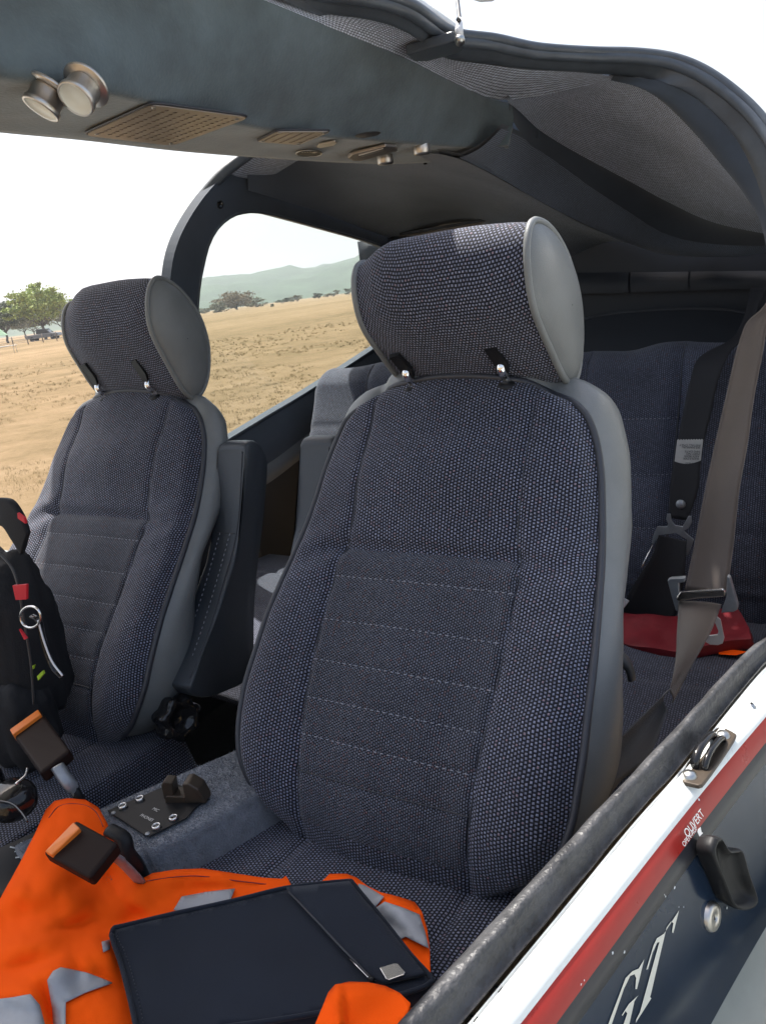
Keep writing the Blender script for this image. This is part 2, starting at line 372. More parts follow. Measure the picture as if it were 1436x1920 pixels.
def hills():
    prof = [(-900, 14), (-500, 18), (-200, 20), (0, 18), (60, 30), (120, 40), (200, 46), (300, 52), (400, 58), (470, 60), (560, 58), (640, 62), (700, 74), (800, 84), (1000, 60), (1400, 50), (2200, 40), (3000, 20)]
    def H(px):
        for (a, ha), (b, hb) in zip(prof, prof[1:]):
            if a <= px <= b: return ha+(hb-ha)*ss(a, b, px)
        return 15
    rows = []
    az0 = math.atan2(ray(380, 560).x, ray(380, 560).y)
    for i in range(26):
        t = i/25; row = []
        for k in range(261):
            a = az0+R_(-75+150*k/260); px = 380+math.tan(max(min(a-az0, 1.2), -1.2))*F
            D = 900+1500*t
            h = (H(px)+14)*D/F*.72*ss(0, .45, t)*(1-ss(.6, 1, t)*.5)
            nz = noise.fractal(Vector((math.sin(a)*D*.006, math.cos(a)*D*.006, 3)), .8, 2.1, 5)*16*ss(.05, .3, t)
            nz += noise.noise(Vector((math.sin(a)*D*.06, math.cos(a)*D*.06, 1)))*3.0*ss(.05, .3, t)
            row.append(Vector((math.sin(a)*D, math.cos(a)*D, gz(D)-2+h+nz)))
        rows.append(row)
    V, Fc = grid_vf(rows); mat('hill_cover', (.050, .078, .042), 1, var=(.02, .45), spec=.05)
    o = mesh('hills', V, Fc, 'hill_cover'); o['kind'] = 'structure'
hills()
def leaf_cloud(c, rx, ry, rz, n_, s, seed, gaps=.35):
    rnd = random.Random(seed); mb = MB(); c = Vector(c); cl = []
    for i in range(max(7, n_//60)):
        v = Vector((rnd.gauss(0, 1), rnd.gauss(0, 1), rnd.gauss(0, 1))).normalized()*rnd.uniform(.35, 1)
        cl.append((Vector((v.x*rx, v.y*ry, v.z*rz)), rnd.uniform(.16, .34)))
    for i in range(n_):
        q, cr_ = rnd.choice(cl); v = Vector((rnd.gauss(0, 1), rnd.gauss(0, 1), rnd.gauss(0, .8)))*.6*cr_
        p = c+q+Vector((v.x*rx, v.y*ry, v.z*rz)); a = Vector((rnd.gauss(0, 1), rnd.gauss(0, 1), rnd.gauss(0, 1))).normalized(); b = a.orthogonal().normalized(); e = a.cross(b); k = s*rnd.uniform(.6, 1.3)
        mb.add(([p+b*k, p+e*k*.7, p-b*k, p-e*k*.7], [(0, 1, 2, 3)]))
    return mb
def limb(a, b, r0, r1, rnd, n_=6, wob=.06):
    a, b = Vector(a), Vector(b); l = (b-a).length
    pts = [a.lerp(b, i/n_)+Vector((rnd.uniform(-1, 1), rnd.uniform(-1, 1), 0))*wob*l*math.sin(math.pi*i/n_) for i in range(n_+1)]
    return tube_vf(pts, [r0+(r1-r0)*i/n_ for i in range(n_+1)], 7)
def tree(name, px, d, h, wdt, leaf, label, seed, group=None, trunk=.3, n_=2600, s=.16, cat='tree'):
    b = at(px, d); rnd = random.Random(seed); t = thing(name, label, cat, b, group)
    mb = MB(); top = b+Vector((0, 0, h*trunk)); mb.add(limb(b-Vector((0, 0, .3)), top, h*.032, h*.022, rnd))
    cr_ = MB(); cc = b+Vector((0, 0, h*(trunk+1)/2))
    for k in range(8):
        th = k*2.4; e = cc+Vector((math.cos(th)*wdt*.36, math.sin(th)*wdt*.36, (rnd.random()-.35)*h*.35)); mb.add(limb(top-Vector((0, 0, h*.05)), e, h*.014, h*.004, rnd, wob=.1))
        cr_.add((lambda m: (m.V, m.F))(leaf_cloud(e, wdt*.20, wdt*.20, h*.15, n_//10, s, seed+k)))
    cr_.add((lambda m: (m.V, m.F))(leaf_cloud(cc, wdt*.42, wdt*.42, h*(1-trunk)*.46, n_//2, s, seed+99)))
    mb.build('trunk', 'bark', t); cr_.build('crown', leaf, t, smooth=False)
    return t
tree('broadleaf_tree', 84, 150, 9.0, 10.5, 'leaf_green', 'pale green spreading tree standing behind the parked truck', 11, n_=9000, s=.20)
tree('broadleaf_tree', 14, 175, 8.2, 11.0, 'leaf_dark', 'dark round tree at the left edge behind the fence', 12, n_=6500, s=.24)
tree('broadleaf_tree', -45, 185, 9.0, 12.0, 'leaf_olive', 'olive tree furthest left beyond the field', 13, n_=2600, s=.24)
tree('broadleaf_tree', 48, 230, 7.0, 11.0, 'leaf_dark', 'low dark tree filling the gap left of the pale green tree', 14, n_=2600, s=.28)
tree('broadleaf_tree', 66, 205, 6.0, 12.0, 'leaf_olive', 'low wide olive tree directly behind the parked truck', 16, n_=2600, s=.26)
tree('broadleaf_tree', -12, 150, 6.2, 9.0, 'leaf_dark', 'dark bushy tree above the pale green sun shade', 17, n_=2600, s=.22)
tree('broadleaf_tree', 118, 240, 7.6, 11.0, 'leaf_olive', 'olive tree right of the pale green tree near the headrest', 15, n_=2600, s=.28)
def shrub(px, d, wdt, h, leaf, label, seed, group=None, n_=900, s=.2, cat='bush'):
    b = at(px, d); t = thing('shrub', label, cat, b, group)
    mb = MB(); rnd = random.Random(seed)
    for k in range(5): mb.add(limb(b-Vector((0, 0, .1)), b+Vector((rnd.uniform(-.3, .3)*wdt, rnd.uniform(-.3, .3)*wdt, h*.6)), h*.03, h*.01, rnd))
    mb.build('stem', 'bark', t)
    leaf_cloud(b+Vector((0, 0, h*.45)), wdt*.42, wdt*.42, h*.42, n_, s, seed).build('foliage', leaf, t, smooth=False)
shrub(445, 300, 17, 7.5, 'scrub_tan', 'largest sandy brown thicket below the hills in the side window', 21, n_=4200, s=.30)
shrub(408, 290, 9, 4.0, 'leaf_olive', 'olive thicket touching the left end of the sandy brown thicket', 22, n_=1500, s=.28)
shrub(480, 310, 11, 4.2, 'leaf_olive', 'olive thicket at the right end of the sandy brown thicket', 23, n_=1500, s=.28)
shrub(510, 210, 1.6, 1.1, 'leaf_dark', 'small round dark shrub alone on the field edge', 24, n_=500, s=.08)
SL = ['low scrub bush behind the headrest of the far seat, leftmost of the row', 'dark low scrub bush beside the far headrest at the foot of the hills', 'low scrub bush just right of the sandy thicket', 'taller olive scrub bush second right of the sandy thicket', 'narrow dark scrub bush in the middle of the side window', 'wide olive scrub bush right of the window middle', 'dark scrub bush left of the near headrest', 'olive scrub bush touching the near headrest', 'scrub bush behind the near headrest, rightmost of the row']
for i, (px, w_, h_) in enumerate([(360, 9, 3.2), (385, 8, 2.6), (530, 9, 2.6), (558, 8, 3.4), (598, 6, 3.0), (625, 9, 2.8), (655, 8, 3.2), (690, 9, 3.0), (722, 9, 3.4)]):
    shrub(px, 330+6*i, w_, h_, 'leaf_olive' if i % 2 else 'leaf_dark', SL[i], 30+i, 'scrub bushes along the far field edge', n_=700, s=.3)
def fence():
    t = thing('wire_fence', 'low wire fence with dark posts in front of the parked truck', 'fence', at(20, 120))
    pts = [at(px, d) for px, d in ((-90, 128), (-50, 126), (-10, 124), (22, 122), (50, 121), (78, 120), (104, 119), (132, 118), (170, 117), (215, 116))]
    for p in pts: tube('post', [p, p+Vector((0, 0, 1.25))], .07, 'post_wood', t, seg=6)
    mb = MB()
    for h in (.35, .7, 1.08): mb.add(tube_vf([p+Vector((0, 0, h)) for p in pts], .018, 4))
    mb.build('wire', 'plastic_grey', t)
fence()
def truck():
    c = at(82, 138); t = thing('pickup_truck', 'dark grey pickup truck parked under the pale green tree', 'pickup truck', c)
    X = _R.copy(); X.z = 0; X.normalize(); Y = Vector((0, 0, 1)).cross(X); Z = Vector((0, 0, 1))
    def q(x, z, y=0): return c+X*x+Z*z+Y*y
    body = [(-2.6, .5), (-2.65, 1.05), (-.3, 1.1), (-.15, 1.12), (1.5, 1.1), (2.5, 1.0), (2.62, .55), (2.3, .45), (-2.3, .45)]
    mb = MB(); mb.add(prism_vf([q(x, z, -.9) for x, z in body], Y*1.8)); mb.build('body', 'car_paint', t, smooth=False, bevel=.06)
    cab = [(-.9, 1.1), (-.75, 1.72), (-.4, 1.80), (.7, 1.78), (1.45, 1.12)]
    mb = MB(); mb.add(prism_vf([q(x, z, -.78) for x, z in cab], Y*1.56)); mb.build('cabin_glass', 'car_glass', t, smooth=False, bevel=.06)
    mb = MB(); mb.add(prism_vf([q(x, z, -.8) for x, z in ((-.8, 1.76), (-.4, 1.84), (.72, 1.83), (.8, 1.75))], Y*1.6)); mb.build('roof', 'car_paint', t, smooth=False)
    for x in (-1.65, 1.7):
        for y in (-.92, .72):
            MB().add(lathe_vf(q(x, .38, y), Y, [(0, 0), (.36, 0), (.38, .05), (.38, .17), (.36, .2), (0, .2)], 18)).build('wheel', 'tyre', t)
truck()
def table_and_shade():
    c = at(6, 88); t = thing('folding_table', 'white folding table on the grass at the left edge of the field', 'table', c)
    X = _R.copy(); X.z = 0; X.normalize(); Y = Vector((0, 0, 1)).cross(X); Z = Vector((0, 0, 1))
    MB().add(box_vf(c+Z*.74, X*1.1, Y*.4, Z*.03)).build('tabletop', 'white_paint', t, smooth=False, bevel=.01)
    for sx in (-1, 1):
        for sy in (-1, 1): tube('leg', [c+X*sx*.95+Y*sy*.3, c+X*sx*.95+Y*sy*.3+Z*.71], .02, 'dull_steel', t, seg=6)
    c = at(-6, 128); t = thing('sun_shade', 'pale green pointed sun shade behind the white folding table', 'parasol', c)
    mat('shade_cloth', (.22, .34, .22), .8)
    MB().add(lathe_vf(c, Z, [(1.7, 1.6), (1.2, 2.1), (.5, 2.9), (0, 3.3)], 10)).build('canopy', 'shade_cloth', t, smooth=False, solid=.03)
    tube('pole', [c, c+Z*3.2], .05, 'dull_steel', t, seg=6)
table_and_shade()

# ================================================================ FRONT SEATS
SX = -.455       # centre of the near seat
cen = cr([(0, .893, -.126), (0, .875, -.150), (0, .850, -.205), (0, .780, -.310), (0, .705, -.400), (0, .645, -.475), (0, .612, -.535), (0, .592, -.590), (0, .588, -.640)], 12)
cl_ = [0.]
for a, b in zip(cen, cen[1:]): cl_.append(cl_[-1]+(b-a).length)
RL = cl_[-1]
def cpt(r):
    r = min(max(r, 0), RL); k = 0
    while k < len(cl_)-2 and cl_[k+1] < r: k += 1
    t = (r-cl_[k])/(cl_[k+1]-cl_[k]); p = cen[k].lerp(cen[k+1], t); d = (cen[k+1]-cen[k]).normalized(); return p, d
def rz(z):
    k = min(range(len(cen)), key=lambda i: abs(cen[i].z-z)); return cl_[k]
HW = [(rz(-.126), .118), (rz(-.150), .163), (rz(-.18), .182), (rz(-.22), .194), (rz(-.31), .209), (rz(-.40), .221), (rz(-.475), .225), (rz(-.535), .220), (rz(-.58), .200), (rz(-.61), .175), (RL, .13)]
def hw(r):
    for (a, x), (b, y) in zip(HW, HW[1:]):
        if a <= r <= b:
            return x+(y-x)*(r-a)/(b-a)
    return HW[-1][1]
def hws(r):
    return sum(hw(min(max(r+d, 0), RL)) for d in (-.018, -.009, 0, .009, .018))/5 if r > .03 else hw(r)
r_cr = rz(-.318)     # crease between the upper pad and the ribbed insert
def seam_x(r): return .114 if r < r_cr-.04 else .114+.012*ss(r_cr-.04, r_cr+.03, r)-.014*ss(r_cr+.03, RL, r)
ribs = [rz(z) for z in (-.352, -.392, -.432, -.470, -.508, -.545)]
def seat_surf(u, r):
    """u in -1..1 across, r metres down the backrest; returns a point of the cover"""
    p, d = cpt(r); nrm = Vector((0, d.z, -d.y)); nrm = nrm if nrm.y < 0 else -nrm
    h = hws(r); x = u*h; ax = abs(x); sx_ = seam_x(r); low = ss(r_cr-.06, r_cr+.12, r); tail = 1-ss(RL-.10, RL, r)
    b = .012*(1-low)*math.cos(min(ax/max(h, .01), 1)*math.pi/2)                  # soft upper pad
    b += .020*(1-low)*math.exp(-((r-r_cr*.52)/(.07))**2)*(1-(ax/h)**2)
    b += .023*low*tail*ss(sx_-.05, sx_+.08, ax)*(1-ss(h-.06, h+.003, ax)*.45)   # bolsters
    b += .010*low*math.cos(min(ax/sx_, 1)*math.pi/2)
    b -= .016*ss(h-.03, h, ax)**2
    g = lambda q, wd: math.exp(-(q/wd)**2)
    b -= .009*g(r-r_cr-.012*(ax/sx_)**2*0, .009)*(1-ss(sx_, sx_+.05, ax))                           # crease
    b -= .0042*g(ax-sx_, .005)*(1 if r > .02 else 0)                            # long seams
    if r > r_cr:
        for q in ribs: b -= .0018*g(r-q, .005)*(1-ss(sx_-.01, sx_, ax))
    b += .0030*noise.noise(Vector((x*9, r*9, 2)))+.0012*noise.noise(Vector((x*30, r*26, 5)))
    # gathers running out from the crease corners
    b += .0022*math.sin((x*60+r*110))*g(r-r_cr-.01, .035)*ss(sx_-.03, sx_+.01, ax)*(1-ss(sx_+.05, sx_+.09, ax))
    q = p+nrm*b
    arch = .010*(u*u)*math.exp(-r/.03)
    return Vector((SX+x, q.y, q.z-arch))
def outline3(n_=96):          # piping line from lower left over the top to lower right
    L_ = []; R2 = []
    for i in range(n_+1):
        r = RL-.02-(RL-.02)*i/n_; L_.append(seat_surf(-1, r)); R2.append(seat_surf(1, r))
    top = [seat_surf(-1+2*k/24, 0) for k in range(1, 24)]
    return resample(L_+top+R2[::-1], 180)
def seam(name, pts, parent, m, r=.0009, dash=0, lift=.0012):
    mb = MB()
    pts = [Vector(p)+Vector((0, -lift, lift*.4)) for p in pts]
    if dash:
        rs = resample(pts, max(4, int(sum((a-b).length for a, b in zip(pts, pts[1:]))/.0042)))
        for i in range(0, len(rs)-1, 2): mb.add(tube_vf([rs[i], rs[i].lerp(rs[i+1], .9)], r, 5))
    else: mb.add(tube_vf(pts, r, 5))
    return mb.build(name, m, parent)
HRP = [(.852, .052), (.905, .042), (.958, .008), (.988, -.040), (.992, -.092), (.977, -.130), (.952, -.146), (.920, -.134), (.878, -.094), (.835, -.046), (.822, -.004), (.828, .034)]
HRP = [(y-.012, z) for y, z in HRP]
HC = SX+.023
def headrest(t):
    prof = cr([(0, y, z) for y, z in HRP], 6, closed=True); prof = [prof[i] for i in range(len(prof))]
    c0 = Vector((0, sum(p.y for p in prof)/len(prof), sum(p.z for p in prof)/len(prof)))
    # fabric barrel
    xs = [-.115, -.1135, -.108, -.098, -.08, -.06, -.04, -.02, .01, .03, .05, .07, .09, .102, .1125, .115]
    rows = []
    for x in xs:
        e = abs(x)/.115; s = 1-.045*(e**6)-(.17*ss(.25, 1, -x/.115)**2)
        rows.append([Vector((HC+x, c0.y+(p.y-c0.y)*s-.006*(1-e*e)*(1 if p.y < c0.y else 0), c0.z+(p.z-c0.z)*s)) + Vector((0, .002*noise.noise(Vector((x*14, p.y*20, p.z*20))), .002*noise.noise(Vector((x*12, p.y*22, p.z*20+4))))) for p in prof+[prof[0]]])
    o = grid('headrest', rows, 'seat_weave', t)
    for sgn in (-1, 1):
        kk = 1 if sgn > 0 else .825
        ring = [Vector((HC+sgn*.1155, c0.y+(p.y-c0.y)*.965*kk, c0.z+(p.z-c0.z)*.965*kk)) for p in prof]
        tube('headrest_piping', ring, .0042, 'leather', o, closed=True)
        rr = []
        for s, dx in ((.955, 0), (.90, .0045), (.78, .010), (.6, .0145), (.4, .017), (.2, .018), (.01, .0185)):
            rr.append([Vector((HC+sgn*(.1155+dx*(1 if sgn > 0 else .7)), c0.y+(p.y-c0.y)*s*kk, c0.z+(p.z-c0.z)*s*kk)) for p in prof+[prof[0]]])
        grid('headrest_cap', rr, 'leather', o)
    return o
def cover(t, dfac=1.):
    ol = outline3()
    # side cover: strip from piping backwards
    cen_ = Vector((SX, 0, 0)); rows = [[] for _ in range(12)]
    for i, p in enumerate(ol):
        a = ol[max(i-1, 0)]; b = ol[min(i+1, len(ol)-1)]; tdir = (b-a).normalized(); back = Vector((0, .95, .12 if p.z > -.3 else -.05)).normalized()
        out = tdir.cross(back).normalized()
        if out.dot(p-Vector((SX, p.y, -.36))) < 0: out = -out
        zz = p.z; dep = .060+.050*ss(-.14, -.20, zz)+.02*ss(-.34, -.30, zz)*ss(-.2, -.26, zz)
        dep += .10*ss(-.38, -.56, zz)
        notch = .018*math.exp(-((zz+.37)/.022)**2)
        for k in range(12):
            f = k/11; bul = .016*math.sin(math.pi*min(f*1.15, 1))*(1 if k else 0)-.020*max(0, f-.8)/.2
            rows[k].append(p+back*((dep-notch)*f*dfac+.001)+out*bul)
    grid('side_cover', rows, 'leather', t)
    # back panel closing the rear
    last = rows[-1]; n_ = len(last)//2; rr = []
    for k in range(n_): 
        a, b = last[k], last[-1-k]; rr.append([a.lerp(b, j/8)+Vector((0, .012*math.sin(math.pi*j/8), 0)) for j in range(9)])
    grid('back_panel', rr, 'leather_dark', t)
def seat(name, label, loc_x):
    t = thing(name, label, 'aircraft seat', (SX, .62, -.98), 'front seats of the aircraft')
    NU, NV = 90, 150; rows = []
    for i in range(NV+1):
        r = RL*(i/NV); rows.append([seat_surf(-1+2*j/NU, r) for j in range(NU+1)])
    grid('backrest', rows, 'seat_weave', t)
    # ribbed insert laid over the backrest
    rows = []
    for i in range(91):
        r = r_cr+.002+(RL-.04-r_cr)*i/90; h = hws(r); s_ = seam_x(r)-.002
        row = []
        for j in range(61):
            p = seat_surf((-1+2*j/60)*s_/h, r); row.append(p+Vector((0, -.0006, .0003)))
        rows.append(row)
    ins = grid('backrest_insert', rows, 'insert_weave', t)
    for q in ribs[:-1]:
        s_ = seam_x(q)-.004; seam('stitching', [seat_surf((-1+2*j/30)*s_/hws(q), q) for j in range(31)], ins, 'stitch', .0007, dash=1)
    q = ribs[-1]; seam('stitching', [seat_surf((-1+2*j/30)*seam_x(q)/hws(q), q) for j in range(31)], ins, 'piping', .0009)
    for sgn in (-1, 1):
        seam('seam', [seat_surf(sgn*seam_x(r)/hws(r), r) for r in [.012+(RL-.05)*i/60 for i in range(61)]], t, 'piping', .0010, lift=.0002)
    ol = outline3(); tube('piping', ol, .0045, 'piping', t)
    cover(t)
    hr = headrest(t)
    for dx in (-.058, .074):
        b = Vector((SX+dx, .884, -.128))
        tube('headrest_post', cr([b+Vector((0, .012, -.06)), b, b+Vector((0, -.010, .012)), b+Vector((0, -.012, .022)), b+Vector((0, .006, .040))], 5), .0055, 'chrome', t, seg=12)
        MB().add(lathe_vf(b+Vector((0, .002, -.004)), (0, 0, 1), [(.014, -.006), (.014, .0), (.009, .004), (.006, .004)], 20)).build('post_collar', 'plastic', t)
        def fy(z): return .823+(-.046-z)*.896       # front lower face of the headrest
        pts = [Vector((SX+dx+q_, fy(z)-.0090, z)) for q_, z in ((-.010, -.086), (.004, -.084), (.010, -.106), (.006, -.118), (-.005, -.118))]
        MB().add(prism_vf(pts, (0, .004, .004))).build('post_slot', 'plastic', hr, smooth=False)
    # cushion
    rows = []
    for i in range(61):
        v = i/60; y = .675-.60*v; row = []
        for j in range(61):
            u = -1+2*j/60; x = u*(.235-.02*ss(.8, 1, v)); e = abs(u)
            z = -.645+.012*math.cos(u*math.pi/2)+.016*math.sin(v*3.0)-.06*ss(.86, 1, e)-.02*ss(0, .10, .1-v)*0-.09*ss(.9, 1, v)+.004*noise.noise(Vector((x*8, y*8, 0)))
            z -= .005*math.exp(-((abs(x)-.11)/.006)**2)
            row.append(Vector((SX+x, y, z)))
        rows.append(row)
    edge0 = [[Vector((q.x, q.y, q.z-.0)) for q in rows[0]]]
    grid('seat_cushion', rows, 'seat_weave', t, solid=.09, soff=1)
    MB().add(box_vf((SX, .40, -.80), (.20, 0, 0), (0, .27, 0), (0, 0, .07))).build('seat_frame', 'dark_trim', t, smooth=False, bevel=.02)
    for sx_ in (-.17, .17): MB().add(box_vf((SX+sx_, .40, -.925), (.015, 0, 0), (0, .32, 0), (0, 0, .055))).build('rail', 'dull_steel', t, smooth=False, bevel=.004)
    t.location.x += loc_x
    return t
near = seat('front_seat', 'large near seat with pale sunlit headrest beside the door sill', 0)
far = copy_tree(near); far.location.x = SX-.675; far.location.y += .05
far['label'] = 'smaller far seat in front of the open field with its dark end cap'
fh = [o for o in bpy.data.objects if o.parent == far and o.name.startswith('headrest') and not o.name.startswith('headrest_')][0]
for o in [o for o in bpy.data.objects if o.parent == far and (o.name.startswith('side_cover') or o.name.startswith('back_panel'))]: bpy.data.objects.remove(o)
_l = far.location.copy(); far.location = near.location; cover(far, .62); far.location = _l
_pv = Vector((0, .905, -.06))-Vector((0, near.location.y, near.location.z)); _rm = Matrix.Rotation(R_(-17), 4, 'X')
fh.matrix_local = Matrix.Translation(_pv+Vector((0, 0, .004))) @ _rm @ Matrix.Diagonal((1, .84, .97, 1)) @ Matrix.Translation(-_pv)
def armrest(t, side_x, dy=0., s=1.):
    # upright stowed armrest: tapered padded bar
    pr = [(.857, -.204), (.868, -.197), (.884, -.200), (.897, -.216), (.899, -.245), (.862, -.340), (.815, -.450), (.790, -.532), (.772, -.554), (.690, -.538), (.662, -.512), (.668, -.495), (.715, -.450), (.766, -.388), (.814, -.321), (.850, -.225)]
    pr = [(y*s+dy, z*s) for y, z in pr]
    prof = cr([(0, y, z) for y, z in pr], 5, closed=True); c0 = Vector((0, .790*s+dy, -.375*s))
    rows = []
    for x, k in ((-.030, .0), (-.030, .5), (-.030, .90), (-.0282, .95), (-.024, .985), (-.015, 1), (0, 1.0), (.015, 1), (.024, .985), (.0282, .95), (.030, .90), (.030, .5), (.030, 0)):
        rr = []
        for p in prof+[prof[0]]:
            q = p-c0; d_ = q.normalized(); shr = .045*(1-k) if k > .89 else None
            q2 = q-d_*shr if shr is not None else (q-d_*.0045)*k/.9
            rr.append(Vector((side_x+x, c0.y+q2.y, c0.z+q2.z)))
        rows.append(rr)
    o = grid('armrest', rows, 'arm_leather', t)
    # lighter inlay with stitched borders on the seat-facing front edge
    fr = resample(cr([Vector((0, y*s+dy, z*s)) for y, z in ((.812, -.327), (.766, -.388), (.715, -.450), (.671, -.497))], 6), 30)
    for a, dd in ((-.012, 1), (.010, 1)):
        seam('armrest_stitching', [Vector((side_x+a, p.y-.001, p.z)) for p in fr], o, 'stitch', .0007, dash=dd)
    tube('armrest_seam', [Vector((side_x+x, .812*s+dy-.001, -.327*s)) for x in (-.02, -.01, .0, .01, .02)], .0012, 'piping', o)
    tube('armrest_seam', [Vector((side_x+.0235, p.y-.0005, p.z)) for p in resample(cr([Vector((0, y*s+dy, z*s)) for y, z in ((.855, -.21), (.850, -.225), (.814, -.321), (.766, -.388), (.715, -.450), (.668, -.495))], 6), 40)], .0009, 'piping', o)
    return o
a1 = armrest(far, -.888, s=1.075)
a2 = armrest(near, -.700, dy=.030, s=1.02)
# recline knob on the far seat
def knob():
    c = P(340, 1347, 0, -.884); mb = MB(); n_ = Vector((1, -.15, .1)).normalized(); a, b, n_ = frame_of(n_, (0, 1, 0)); V = []; rows = []
    for r_, h in ((.8, -.03), (1, -.024), (1.03, -.012), (1, 0), (.9, .006), (.55, .004), (.5, -.002), (0.01, -.002)):
        row = []
        for k in range(97):
            th = 2*math.pi*k/96; rad = .0335*r_*(1+.11*math.cos(7*th)*(1 if r_ > .7 else 0)); row.append(c+a*math.cos(th)*rad+b*math.sin(th)*rad+n_*h)
        rows.append(row)
    V, Fc = grid_vf(rows); mesh('recline_knob', V, Fc, 'plastic_gloss', far)
knob()
# recline lever of the near seat
def lever():
    pts = [P(px, py, 1, y) for px, py, y in ((1130, 1215, .90), (1150, 1222, .90), (1168, 1236, .90), (1180, 1256, .90), (1184, 1276, .90))]
    pts = cr(pts, 5); tube('recline_lever', pts, [.011]*8+[.010]*6+[.0085]*(len(pts)-15)+[.004], 'plastic_grey', near, seg=10, flat=.6)
lever()

# ================================================================ REAR BENCH
def bench():
    t = thing('rear_bench', 'wide rear bench seat in navy weave behind the front seats', 'bench seat', (-.70, 1.5, -.98))
    x0, x1 = -1.30, -.105; rows = []; NR, NCc = 70, 130
    def face(x, v):       # v 0 top rear .. 1 bottom
        e = min(x-x0, x1-x); c = abs(x-(-.68))
        r = v
        y = 1.655-.20*ss(0, 1, r)*1.0; z = -.185-.505*r
        if r < .06: z = -.185-.505*.06*(r/.06)**2; y = 1.655+.05*(1-r/.06)
        pad = .03*math.sin(min(1, r*1.1)*math.pi)**.6 if 0 < r < .9 else 0
        for sx_ in (-1.09, -.525, -.33, -.84):
            pad -= .010*math.exp(-((x-sx_-.07*r*(1 if sx_ > -.7 else -1)*.0)/.012)**2)
        for rz_ in (.27, .47, .66, .84): pad -= .004*math.exp(-((r-rz_)/.012)**2)
        ed = ss(.0, .07, e); y += .10*(1-ed)**2; z -= .09*(1-ss(0, .09, e))**2*(1-r)
        z -= .012*math.exp(-((x+.44)/.05)**2)*(1-ss(0, .2, r)) + .006*math.sin(x*20)*(1-ss(0, .1, r))
        return Vector((x, y-pad+.004*noise.noise(Vector((x*6, r*5, 0))), z))
    for i in range(NR+1): rows.append([face(x0+(x1-x0)*j/NCc, i/NR) for j in range(NCc+1)])
    grid('bench_backrest', rows, 'bench_weave', t)
    for sx_ in (-1.09, -.525, -.33): seam('bench_seam', [face(sx_, .02+.9*i/30) for i in range(31)], t, 'piping', .0016)
    for rr in (.27, .47, .66): seam('bench_stitching', [face(-.52+.19*i/20, rr) for i in range(21)], t, 'stitch', .0007, dash=1)
    tube('bench_piping', [face(x0, i/20) for i in range(21)], .005, 'piping', t)
    rows = []
    for i in range(51):
        v = i/50; y = 1.50-.50*v; row = []
        for j in range(111):
            x = -1.38+1.28*j/110
            z = -.690+.020*math.sin(v*math.pi)-.055*ss(.45, 1, v)-.06*ss(.93, 1, v)+.035*ss(-.75, -1.3, x)
            z += .006*noise.noise(Vector((x*5, y*6, 0))); z -= .006*math.exp(-((y-1.36)/.008)**2)+.006*math.exp(-((y-1.2)/.008)**2)
            z -= .02*math.exp(-((x+.73)/.03)**2)
            row.append(Vector((x, y, z)))
        rows.append(row)
    grid('bench_cushion', rows, 'bench_weave', t, solid=.12, soff=1)
bench()

# ================================================================ AIRCRAFT SHELL
air = thing('light_aircraft', 'cabin and painted side of a small aircraft with open doors', 'aircraft', (-.757, 1.0, -1.0))
def loft(name, A, B, m, parent, n_=24, k=40, bulge=(0, 0, 0), **kw):
    A = resample(cr(A, 8), k); B = resample(cr(B, 8), k); bu = Vector(bulge); rows = []
    for i in range(n_+1):
        t = i/n_; rows.append([A[j].lerp(B[j], t)+bu*math.sin(math.pi*t) for j in range(k)])
    return grid(name, rows, m, parent, **kw)
# --- rim of the near door opening (roof)
k_ = lambda px, py, z: P(px, py, 2, z)
Yk = lambda px, py, y: P(px, py, 1, y)
rim = [k_(300, -60, .385), k_(470, -40, .375), k_(600, -8, .365), k_(700, 5, .352), k_(770, 28, .343), k_(840, 74, .335), k_(920, 86, .325), k_(1000, 102, .318), k_(1100, 109, .310), k_(1180, 111, .300), Yk(1250, 120, 1.435), Yk(1310, 143, 1.44), Yk(1370, 185, 1.44), Yk(1420, 235, 1.43), Yk(1460, 300, 1.41), Yk(1490, 400, 1.39), Yk(1505, 520, 1.37), Yk(1512, 640, 1.36)]
rim_s = resample(cr(rim, 8), 140)
tube('door_seal', [p+Vector((0, 0, .002)) for p in rim_s], .008, 'rubber', air, seg=12, flat=1.1)
tube('door_seal', [p+Vector((.006, .003, .009)) for p in rim_s], .0075, 'rubber', air, seg=10)
inner = [k_(300, -30, .375), k_(470, -12, .365), k_(600, 20, .355), k_(700, 36, .343), k_(765, 60, .333), k_(830, 105, .325), k_(910, 118, .315), k_(990, 128, .308), k_(1090, 134, .300), k_(1170, 143, .290), Yk(1235, 152, 1.44), Yk(1290, 175, 1.45), Yk(1340, 215, 1.45), Yk(1385, 270, 1.45), Yk(1418, 340, 1.44), Yk(1442, 430, 1.42), Yk(1452, 540, 1.41), Yk(1456, 660, 1.40)]
loft('rim_trim', [p for p in rim], inner, 'rubber', air, n_=8, k=140, bulge=(-.004, 0, -.008))
# padded trim band that widens towards the pillar
band_o = [k_(1150, 141, .292), Yk(1235, 152, 1.44), Yk(1290, 175, 1.45), Yk(1340, 215, 1.45), Yk(1385, 270, 1.45), Yk(1418, 340, 1.44), Yk(1442, 430, 1.42), Yk(1452, 540, 1.41), Yk(1456, 660, 1.40)]
band_i = [k_(1150, 145, .288), Yk(1200, 162, 1.45), Yk(1250, 198, 1.47), Yk(1300, 248, 1.48), Yk(1348, 305, 1.48), Yk(1395, 365, 1.48), Yk(1434, 440, 1.47), Yk(1446, 550, 1.45), Yk(1450, 670, 1.44)]
loft('pillar_trim', band_o, band_i, 'suede_dark', air, n_=10, k=60, bulge=(-.004, -.004, -.006))
